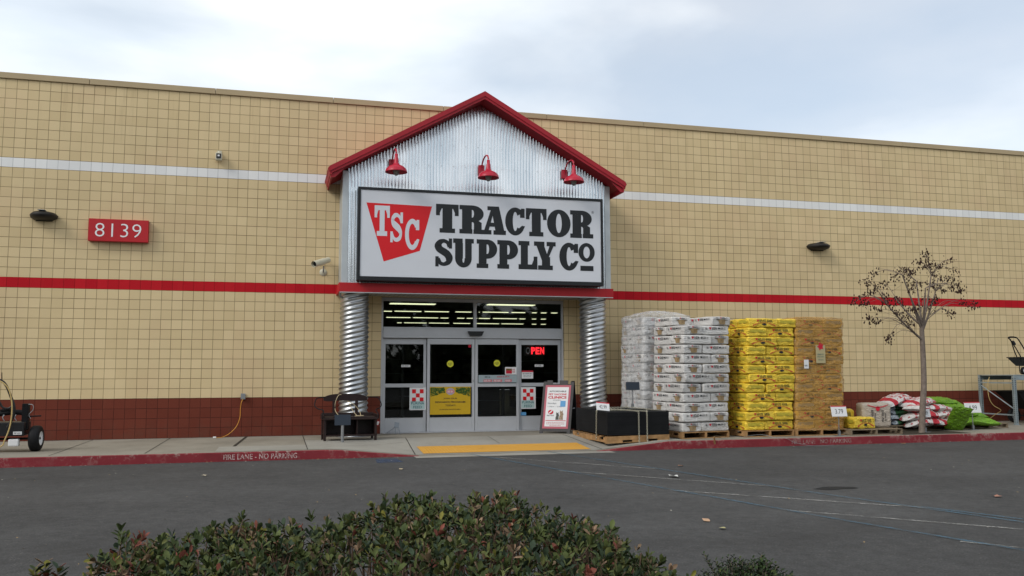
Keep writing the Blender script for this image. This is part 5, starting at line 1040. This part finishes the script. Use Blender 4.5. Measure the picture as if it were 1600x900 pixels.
# ------------------------------------------------------------------ young bare tree with dry seed heads
def tree():
    base = Vector((18.07, -3.05, 0)); ty = -3.05; rr = random.Random(21)
    e = thing('bare_tree', base, 'slender bare young tree with dry dark seed heads growing in the kerbside soil', 'tree')
    tr = [at(x, y, ty) for x, y in ((1440.5, 679), (1441.5, 640), (1443.5, 600), (1442.5, 560), (1441, 530), (1440, 512))]; tr[0].z = -.03
    m = MB(); m.tube(smooth(tr, 5), list(np.linspace(.068, .047, 26)), 0, 12); m.build('trunk', M['bark'], e)
    m2 = MB(); seeds = MB()
    Z_ = 2.8125; CL = [(415, 45), (525, 72), (375, 85), (430, 90), (300, 115), (545, 120), (175, 140), (150, 170), (450, 130), (320, 155), (480, 160), (560, 185), (195, 190), (230, 180), (270, 160), (575, 212), (520, 200), (440, 190), (375, 180), (165, 220), (235, 240), (360, 210), (110, 240), (90, 265), (135, 270), (160, 330), (178, 350), (185, 290), (250, 275), (280, 265), (290, 300), (315, 330), (345, 355), (525, 312), (575, 262), (635, 262), (250, 412), (240, 430), (300, 262), (330, 290), (410, 280), (430, 235), (460, 245), (490, 215), (365, 290), (400, 110), (345, 190), (415, 220), (540, 150), (470, 100), (620, 280), (350, 130)]
    fork = at(1441, 508, ty)
    mains = []                                   # main limbs out of the fork
    for px, py, dy in ((1420, 455, -.2), (1402, 470, .25), (1432, 440, .2), (1446, 450, -.25), (1462, 455, .25), (1455, 430, .0), (1410, 430, -.3), (1385, 475, -.1)):
        t = at(px, py, ty+dy); s_ = fork+Vector((rr.uniform(-.02, .02), rr.uniform(-.02, .02), rr.uniform(-.35, .05))) if px < 1435 else fork+Vector((0, 0, rr.uniform(-.12, .02)))
        mid = s_.lerp(t, .5)+Vector((0, 0, -.04)); P = smooth([s_, mid, t], 6); m2.tube(P, list(np.linspace(.027, .012, len(P))), 0, 8); mains.append((s_, mid, t))
    for i, (zx, zy) in enumerate(CL):
        dy = rr.uniform(-.75, .75) if i > 6 else rr.uniform(-.4, .4); tip = at(1300+zx/Z_, 380+zy/Z_, ty+dy)
        best = min(mains, key=lambda q_: (q_[2]-tip).length); s_ = best[2] if tip.z > best[2].z-.1 else best[0].lerp(best[1], rr.uniform(.3, 1)); 
        mid = s_.lerp(tip, .5)+Vector((rr.uniform(-.05, .05), rr.uniform(-.08, .08), .10+.12*abs(tip.x-s_.x)*.6)); P = smooth([s_, mid, tip], 6); m2.tube(P, list(np.linspace(.008, .0025, len(P))), 0, 6)
        nk = rr.randint(14, 34); dr = (tip-mid).normalized()
        for k in range(nk):
            o = Vector((rr.gauss(0, .055), rr.gauss(0, .055), rr.gauss(0, .042)))-dr*rr.uniform(-.05, .16); c = tip+o; s2 = rr.uniform(.011, .024)
            seeds.add([c+Vector(v)*s2 for v in ((1, 0, 0), (-1, 0, 0), (0, 1, 0), (0, -1, 0), (0, 0, 1.3), (0, 0, -1.3))], [(0, 2, 4), (2, 1, 4), (1, 3, 4), (3, 0, 4), (2, 0, 5), (1, 2, 5), (3, 1, 5), (0, 3, 5)])
            if k % 5 == 0: m2.tube([tip-dr*.12, tip+o*.9], .0016, 0, 4, False)
        for _ in range(2):
            t2 = s_.lerp(tip, rr.uniform(.4, .9))+Vector((rr.uniform(-.2, .2), rr.uniform(-.2, .2), rr.uniform(.02, .25))); m2.tube([s_.lerp(mid, .7), t2], [.003, .0015], 0, 4, False)
    m2.build('branches', M['bark'], e); tag(seeds.build('seed_heads', M['seed'], e), kind='stuff')
tree()
# ------------------------------------------------------------------ steel rack with spreaders, dump cart
def rack():
    X, Y0, Y1, T_ = 22.28, -1.48, -.42, 1.20
    e = thing('steel_rack', (X, Y0, 0), 'open galvanised slotted steel rack against the wall at the right edge', 'rack')
    gm = mat('rack_galvanised', (.26, .31, .33), .5, .3, noise=(5, .2))
    for xx in (X, X+2.4):
        for y in (Y0, Y1):
            m = MB(); m.box((xx, y, 0), (xx+.075, y+.07, T_-.005), 0, .004); m.box((xx-.02, y-.02, 0), (xx+.10, y+.09, .008)); po = m.build('post', gm, e)
            m = MB()
            for k in range(22): z = .06+k*.05; m.box((xx+.028, y-.003, z), (xx+.047, y-.001, z+.022)); m.box((xx-.003, y+.026, z), (xx-.001, y+.045, z+.022))
            tag(m.build('slots', M['black'], po), kind='stuff')
        for z in (.22, T_-.20): m = MB(); m.box((xx+.02, Y0+.071, z), (xx+.05, Y1-.001, z+.03)); m.build('cross_brace', gm, e)
        m = MB(); m.tube([(xx+.035, Y0+.07, .38), (xx+.035, Y1, T_-.26)], .016, 0, 6); m.build('diagonal_brace', gm, e)
    for y in (Y0, Y1): m = MB(); m.box((X+.076, y, T_-.115), (X+2.399, y+.05, T_-.01), 0, .004); m.build('shelf_beam', gm, e)
    m = MB(); m.box((X-.01, Y0, T_-.004), (X+2.48, Y1+.07, T_+.012), 0, .003); m.build('shelf', gm, e)
    m = MB(); P = [(X+.62, -1.50, T_-.02), (X+.40, -1.52, T_-.10), (X+.30, -1.52, .75), (X+.38, -1.52, .52), (X+.55, -1.2, .40), (X+.3, -.8, .25), (X+.1, -.6, .12)]; m = MB(); m.tube(smooth([at(1546, 589, -1.55), at(1543.5, 600, -1.55), at(1545, 620, -1.55), at(1552, 633, -1.55), at(1564, 641, -1.55), at(1556, 647, -1.2), at(1548, 653, -.9)], 5), .008, 0, 6)
    tag(m.build('extension_cord', M['yellowhose'], loc=(X+.2, -1.55, 1.1)), 'tan cord hanging down through the steel rack', 'cord')
    TZ = T_+.014
    def spreader(x0, y0, label):
        s_ = thing('seed_spreader', (x0, y0, TZ), label, 'spreader', 'black push spreaders on the rack')
        for xx in (x0+.10, x0+.44):
            m = MB(); m.lathe([(.06, -.03), (.095, -.032), (.10, 0), (.095, .032), (.06, .03)], (xx, y0-.16, TZ+.10), 0, 24, 'Y'); w_ = m.build('wheel', M['black'], s_); m = MB(); m.lathe([(0, -.04), (.02, -.036), (.055, -.025), (.062, -.031), (.062, .02), (0, .02)], (xx, y0-.16, TZ+.10), 0, 20, 'Y'); m.build('rim', M['white'], w_)
        m = MB(); vs = []; A = [(x0-.02, .42), (x0+.95, .42), (x0+.80, .20), (x0+.12, .22)]
        for dy, k in ((-.22, 1), (.22, 1)): vs += [(a if i < 2 else a, y0+dy*(1 if i < 2 else .5), TZ+z) for i, (a, z) in enumerate(A)]
        m.add(vs, [(0, 1, 2, 3), (7, 6, 5, 4), (0, 3, 7, 4), (1, 5, 6, 2), (3, 2, 6, 7), (0, 4, 5, 1)]); m.box((x0-.04, y0-.235, TZ+.415), (x0+.97, y0+.235, TZ+.44), 0, .01); m.build('hopper', M['black_gloss'], s_)
        m = MB(); m.box((x0+.06, y0-.228, TZ+.33), (x0+.14, y0-.215, TZ+.385)); m.build('white_label', M['paper'], s_)
        m = MB(); m.tube([(x0+.10, y0-.12, TZ+.10), (x0+.2, y0-.1, TZ+.22)], .012, 0, 8); m.tube([(x0+.44, y0-.12, TZ+.10), (x0+.5, y0-.1, TZ+.22)], .012, 0, 8); m.tube([(x0+.10, y0-.16, TZ+.10), (x0+.44, y0-.16, TZ+.10)], .012, 0, 8); m.tube([(x0+.3, y0-.1, TZ+.05), (x0+.3, y0-.1, TZ+.22)], .02, 0, 8); m.build('frame', M['black'], s_)
        m = MB(); m.tube(smooth([(x0, y0-.15, TZ+.38), (x0-.03, y0-.15, TZ+.28), (x0-.03, y0-.15, TZ+.06), (x0+.05, y0-.15, TZ+.02)], 4), .011, 0, 8); m.build('stand_leg', M['black'], s_)
        for dy in (-.16, .16):
            ox = .0 if dy < 0 else .34
            m = MB(); m.tube(smooth([(x0+.02+ox*.6, y0+dy, TZ+.42), (x0-.10+ox*.7, y0+dy, TZ+.62), (x0-.28+ox, y0+dy, TZ+.86), (x0-.33+ox, y0+dy, TZ+.90), (x0-.30+ox, y0+dy, TZ+.93), (x0-.08+ox, y0+dy+.05, TZ+.93), (x0+.05+ox, y0+dy+.08, TZ+.87), (x0+.30+ox, y0+dy+.08, TZ+.50)], 5), .013, 0, 8); m.build('handle', M['black'], s_)
            m = MB(); m.obox((x0-.20+ox, y0+dy-.01, TZ+.79), (.05, .05, .10), 0, Matrix.Rotation(R(-35), 3, 'Y'), .01); m.build('control_lever', M['black_gloss'], s_)
        return s_
    spreader(X+.38, Y0+.30, 'black push spreader with two white hubs on top of the steel rack')
    c = thing('dump_cart', (X+1.3, -.95, 0), 'black poly dump cart parked under the steel rack', 'cart')
    m = MB(); vs = []
    for z, a, b, d in ((.36, X+.75, X+1.9, .22), (.80, X+.30, X+2.1, .36)): vs += [(a, -.92-d, z), (b, -.92-d, z), (b, -.92+d, z), (a, -.92+d, z)]
    m.add(vs, [(3, 2, 1, 0), (0, 1, 5, 4), (1, 2, 6, 5), (2, 3, 7, 6), (3, 0, 4, 7), (4, 5, 6, 7)]); m.box((X+.27, -1.31, .79), (X+2.13, -.53, .82), 0, .01); m.build('tub', M['black'], c)
    for xx, yy in ((X+.80, -1.22), (X+.80, -.62), (X+1.9, -1.22)):
        m = MB(); m.lathe([(.11, -.04), (.17, -.045), (.185, 0), (.17, .045), (.11, .04)], (xx, yy, .186), 0, 28, 'Y'); w_ = m.build('wheel', M['black'], c); m = MB(); m.lathe([(0, -.05), (.03, -.048), (.09, -.02), (.112, -.042), (.112, .03), (0, .03)], (xx, yy, .186), 0, 24, 'Y'); m.build('rim', M['galv_dull'], w_)
    m = MB(); m.cyl((X+.8, -1.2, .186), (X+.8, -.6, .186), .015, 0, 8); m.tube([(X+.8, -.92, .19), (X+1.1, -.92, .37)], .02, 0, 8); m.tube([(X+1.9, -.92, .19), (X+1.7, -.92, .37)], .02, 0, 8); m.cyl((X+1.9, -1.2, .186), (X+1.9, -.92, .186), .015, 0, 8); m.build('undercarriage', M['black'], c)
rack()
# ------------------------------------------------------------------ foreground shrubs
def leaf_mats(pre, cols):
    L = []
    for i, c in enumerate(cols):
        m = mat('%s_leaf_%d' % (pre, i), c, .6, spec=.15); b = m.node_tree.nodes['Principled BSDF']; q = NB(m); co = q.n('TexCoord')
        v = q.n('VectorMath', operation='SCALE'); v.inputs[0].default_value = c; q.l(q.rng(q.noise(co.outputs['Object'], 23, 2), .3, .7, .6, 1.45), v.inputs['Scale']); q.l(v.outputs[0], b.inputs['Base Color']); L.append(m)
    return L
LM = leaf_mats('shrub', [(.048, .066, .024), (.068, .086, .026), (.100, .108, .034), (.034, .052, .030), (.16, .050, .034), (.16, .110, .065), (.22, .145, .09), (.15, .14, .025)])
def leaf(mb, p, d, n_, ln, wd, m):
    """an obovate leaf with a fold along the midrib"""
    d = d.normalized(); s_ = d.cross(n_)
    if s_.length < 1e-3: return
    s_.normalize(); up = s_.cross(d)
    P = [p, p+d*ln*.35+s_*wd*.36+up*ln*.05, p+d*ln*.70+s_*wd*.5+up*ln*.05, p+d*ln*.94+s_*wd*.2, p+d*ln-up*ln*.05, p+d*ln*.94-s_*wd*.2, p+d*ln*.70-s_*wd*.5+up*ln*.05, p+d*ln*.35-s_*wd*.36+up*ln*.05, p+d*ln*.4-up*ln*.04, p+d*ln*.75-up*ln*.05]
    mb.add(P, [(0, 1, 8), (1, 2, 9, 8), (2, 3, 4, 9), (0, 8, 7), (8, 9, 6, 7), (9, 4, 5, 6)], m, True)
# outline of the crown as seen from the kerb: (x, height of the crown's top)
prof = []
for px, py in ((148, 895), (160, 855), (195, 836), (235, 838), (285, 832), (330, 828), (380, 820), (430, 816), (470, 822), (505, 822), (545, 810), (585, 797), (630, 784), (690, 772), (740, 776), (790, 782), (840, 787), (880, 795), (915, 810), (945, 830), (985, 848), (1010, 868), (1030, 885), (1045, 898)):
    a = at(px, py, -15.0); prof.append((a.x, a.z))
def crown(x): return float(np.interp(x, [p[0] for p in prof], [p[1] for p in prof], left=-.1, right=-.1))
def shrub():
    rr = random.Random(3); e = thing('shrub', (5.4, -15.4, -.15), 'wide leafy green shrub with reddish leaves in the foreground', 'shrub'); lf, tw = MB(), MB()
    def surf(x, y):
        t = (y+15.0)/.9 if y > -15.0 else (y+15.0)/2.2; k = 1-t*t if abs(t) < 1 else 0
        return -.15+(crown(x)+.15)*max(k, 0)**.5*(1+.06*math.sin(x*9)*math.sin(y*7+1))+.028*math.sin(x*19+y*11)*math.sin(y*16+x*3)
    n = 0
    while n < 4600:                            # sprigs, each with a whorl of leaves round its tip
        x = rr.uniform(4.12, 6.72); y = rr.uniform(-16.9, -14.35); h = surf(x, y)
        if h < -.05: continue
        dep = abs(rr.gauss(0, .075)) if rr.random() < .72 else rr.uniform(0, .38)
        z = h-dep-.015
        if z < -.12: continue
        g = Vector((surf(x-.05, y)-surf(x+.05, y), surf(x, y-.05)-surf(x, y+.05), .1)).normalized(); ax = (g+Vector((rr.uniform(-.5, .5), rr.uniform(-.5, .5), rr.uniform(0, .7)))).normalized()
        if math.sin(x*14+2*math.sin(y*9))*math.sin(y*15+x*4) > .72 and rr.random() < .8: z -= .07
        if rr.random() < .06: z += rr.uniform(.01, .045)
        p = Vector((x, y, z)); c0 = rr.choices(range(8), (24, 26, 14, 20, 2.2, 5, 2.5, 2))[0] if x > 4.5 else rr.choices(range(8), (16, 18, 10, 14, 13, 11, 5, 2))[0]
        a0 = rr.uniform(0, 6); k = rr.randint(5, 8); sz = rr.uniform(.75, 1.25)
        for j in range(k):
            a = a0+j*2.4; lift = .35+.65*j/k; si = Vector((math.cos(a), math.sin(a), 0)); si = (si-ax*si.dot(ax)).normalized(); d = (si*(1.15-lift*.8)+ax*lift+Vector((0, 0, rr.uniform(-.1, .2)))); m = c0 if rr.random() < .7 else rr.choices(range(8), (24, 24, 12, 20, 3, 4, 2, 2))[0]
            leaf(lf, p-ax*.035*(1-j/k), d, ax+Vector((rr.uniform(-.4, .4), rr.uniform(-.4, .4), 0)), rr.uniform(.024, .041)*sz, rr.uniform(.012, .021)*sz, m)
        if n % 3 == 0: tw.tube([p, p-ax*.10, p-ax*.16-Vector((0, 0, .10))], [.0018, .003, .004], 0, 4, False)
        n += 1
    for i in range(70):                         # woody stems from the ground up
        x = rr.uniform(4.25, 6.6); y = rr.uniform(-16.4, -14.8); h = surf(x, y)
        if h < .1: continue
        b = Vector((5.4+(x-5.4)*.75, -15.6+(y+15.6)*.5, -.14)); tp_ = Vector((x, y, h-.05)); tw.tube(smooth([b, b.lerp(tp_, .5)+Vector((rr.uniform(-.06, .06), rr.uniform(-.06, .06), .0)), tp_], 4), list(np.linspace(.009, .003, 9)), 0, 5, False)
    tag(lf.build('foliage', LM, e), kind='stuff'); tw.build('stems', mat('shrub_stem', (.13, .085, .06), .8), e)
shrub()
LM2 = leaf_mats('small_shrub', [(.018, .032, .010), (.026, .044, .012), (.045, .06, .015), (.012, .022, .010)])
def small_shrub(cx, cy, rx, ry, top, seed, label, count, lsz, mats_, shoots=()):
    rr = random.Random(seed); e = thing('shrub', (cx, cy, -.15), label, 'shrub'); lf, tw = MB(), MB()
    def sprig(p, ax):
        for j in range(rr.randint(6, 9)):
            a = j*2.4+rr.uniform(0, 1); si = Vector((math.cos(a), math.sin(a), .2)); d = si+ax*.6; leaf(lf, p-ax*.008*j, d, ax+Vector((.1, .1, .1)), rr.uniform(.7, 1.3)*lsz, rr.uniform(.45, .6)*lsz, rr.choices(range(len(mats_)), [5, 4, 2, 3][:len(mats_)] if len(mats_) == 4 else None)[0])
    for i in range(count):
        a, b = rr.uniform(0, 2*PI), rr.random()**.5; x, y = cx+rx*b*math.cos(a), cy+ry*b*math.sin(a); h = -.15+(top+.15)*math.sqrt(max(0, 1-b*b))*(1+.08*math.sin(x*30)*math.sin(y*27)); z = h-abs(rr.gauss(0, .05))
        if z < -.13: continue
        ax = Vector(((x-cx)/rx*.6, (y-cy)/ry*.6, .8)).normalized(); p = Vector((x, y, z)); sprig(p, ax)
        if i % 3 == 0: tw.tube([p, Vector((cx+(x-cx)*.4, cy+(y-cy)*.4, -.12))], [.0015, .004], 0, 4, False)
    for px, py in shoots:
        t = at(px, py, cy); b = Vector((cx+(t.x-cx)*.6, cy, top-.12)); tw.tube([b, t], [.003, .0015], 0, 4, False)
        for k in range(7): sprig(b.lerp(t, .2+.8*k/6), (t-b).normalized())
    tag(lf.build('foliage', mats_, e), kind='stuff'); tw.build('stems', M['bark'], e)
a = at(1146, 875, -14.9); small_shrub(a.x+.02, -15.0, .42, .40, a.z+.02, 8, 'small dark shrub with tiny leaves at the bottom edge, right of the wide shrub', 1500, .019, LM2, ((1100, 866), (1190, 866), (1118, 877), (1215, 884)))
a = at(72, 886, -15.0); small_shrub(a.x, -15.1, .12, .2, a.z-.06, 9, 'small sprig of leaves at the bottom edge, left of the wide shrub', 40, .04, LM, ((72, 880), (92, 888), (55, 888)))
bd = MB(); bd.box((-3, -22, -.20), (11, -15.35, -.05), 0, .02); structure('planting_bed', bd, M['dirt'])
# fallen leaves and scraps on the road
def scrap(px, py, s_, col, label, nm='fallen_leaf', cat='leaf', grp='fallen leaves on the road'):
    a = atz(px, py, -.15); rr = random.Random(int(px)); m = MB(); n = 9; P = [(a.x+s_*math.cos(k*2*PI/n)*(1 if k % 2 else .6)*rr.uniform(.8, 1.2), a.y+s_*math.sin(k*2*PI/n)*(1 if k % 2 else .6)*1.2, -.142+.035*s_*10*rr.random()) for k in range(n)]
    m.add(P+[(a.x, a.y, -.14+.012)], [(k, (k+1) % n, n) for k in range(n)]); tag(m.build(nm, mat('dry_leaf', col, .7), loc=(a.x, a.y, -.15)), label, cat, grp)
scrap(1104, 815, .05, (.42, .27, .17), 'curled tan leaf on the asphalt between the two blue lines and the shrub'); scrap(1129, 827, .04, (.36, .33, .16), 'small yellowish leaf on the asphalt just right of the tan one')
scrap(1054, 746, .09, (.55, .55, .52), 'crumpled white scrap on the painted line on the road', 'paper_scrap', 'litter', None); scrap(1064, 729, .05, (.30, .15, .09), 'reddish leaf on the road below the yellow sack pallet'); scrap(1558, 777, .06, (.34, .17, .12), 'reddish leaf on the road near the right edge'); scrap(627, 734, .05, (.36, .30, .2), 'pale leaf on the road left of the tactile paving')
scrap(320, 744, .05, (.34, .30, .22), 'pale leaf on the road below the left kerb lettering'); scrap(1412, 694, .05, (.30, .16, .08), 'brown leaf at the foot of the kerb near the tree')
lm = MB(); rr = random.Random(4)
for i in range(520):
    if i < 260: x = rr.uniform(-2, 7) if rr.random() < .6 else rr.uniform(11.5, 24); y = KY-.02-abs(rr.gauss(0, .05))
    else: x = rr.uniform(-3, 22); y = rr.uniform(-13, -3.8)
    s_ = rr.uniform(.006, .02) if i < 260 else rr.uniform(.006, .016); a = rr.uniform(0, 6); lm.add([(x+s_*math.cos(a+k*PI/2)*(1 if k % 2 else .5), y+s_*math.sin(a+k*PI/2)*(1 if k % 2 else .5), -.145+.006*k/3) for k in range(4)], [(0, 1, 2, 3)], i % 3)
tag(structure('litter', lm, [mat('crumbs_tan', (.34, .24, .12), .8), mat('crumbs_dark', (.05, .04, .03), .8), mat('crumbs_pale', (.4, .38, .32), .8)]), kind='stuff')
m = MB(); P = [atz(1150, 684, .006), atz(1180, 681, .006), atz(1200, 686, .006), atz(1215, 692, .006), atz(1240, 697, -.0)]; P = [(13.9, -3.2, .02), (14.25, -3.25, .06), (14.45, -3.45, .01), (14.6, -3.63, .0), (14.75, -3.66, -.08), (15.1, -3.72, -.143), (15.6, -3.70, -.143)]; m.tube(smooth(P, 5), .004, 0, 5); tag(m.build('loose_strap', M['galv_dull'], loc=P[0]), 'thin pale strap trailing from the yellow sack pallet over the kerb', 'strap')
m = MB(); m.obox((13.05, -3.60, -.03), (.03, .02, .22), 0, Matrix.Rotation(R(-14), 3, 'Y')@Matrix.Rotation(R(20), 3, 'X'), .003); tag(m.build('wood_scrap', M['wood'], loc=(13.05, -3.6, -.1)), 'short wooden stick leaning on the red kerb below the white sacks', 'stick')
# trees across the car park behind the camera: unseen, they darken reflections in glass and metal
tl = MB(); rr = random.Random(9); nr = np.random.RandomState(9)
for i in range(11000):
    x = rr.uniform(-70, 90); hh = 8.5+3.0*math.sin(x*.13)+2.0*math.sin(x*.41+1); z = hh*rr.random()**.8; y = -62+rr.uniform(-3, 3); s_ = rr.uniform(.6, 1.5)
    v = [Vector((x, y, z))+Vector(nr.uniform(-1, 1, 3))*s_ for _ in range(4)]; tl.add(v, [(0, 1, 2, 3)])
for i in range(5000):  # side groups added out of view to darken the gable ribs' reflections
    side = i % 2; x = (-58 if side else 82)+rr.uniform(-3, 3); y = rr.uniform(-64, -8); z = (10.5+2.5*math.sin(y*.2+side))*rr.random()**.8; s_ = rr.uniform(.6, 1.4)
    v = [Vector((x, y, z))+Vector(nr.uniform(-1, 1, 3))*s_ for _ in range(4)]; tl.add(v, [(0, 1, 2, 3)])
tag(tl.build('unseen_trees', mat('far_foliage', (.06, .07, .04), .8)), kind='stuff')
e_ = thing('reflection_wall', (10, -66, -.15), 'unseen grey wall added behind the trees to darken reflections in the glass', 'wall'); m = MB(); m.box((-80, -66.2, -.15), (100, -66, 2.6)); m.build('wall_face', mat('grey_block', (.10, .10, .09), .9), e_)  # added out of view to close sky gaps in the reflected trees
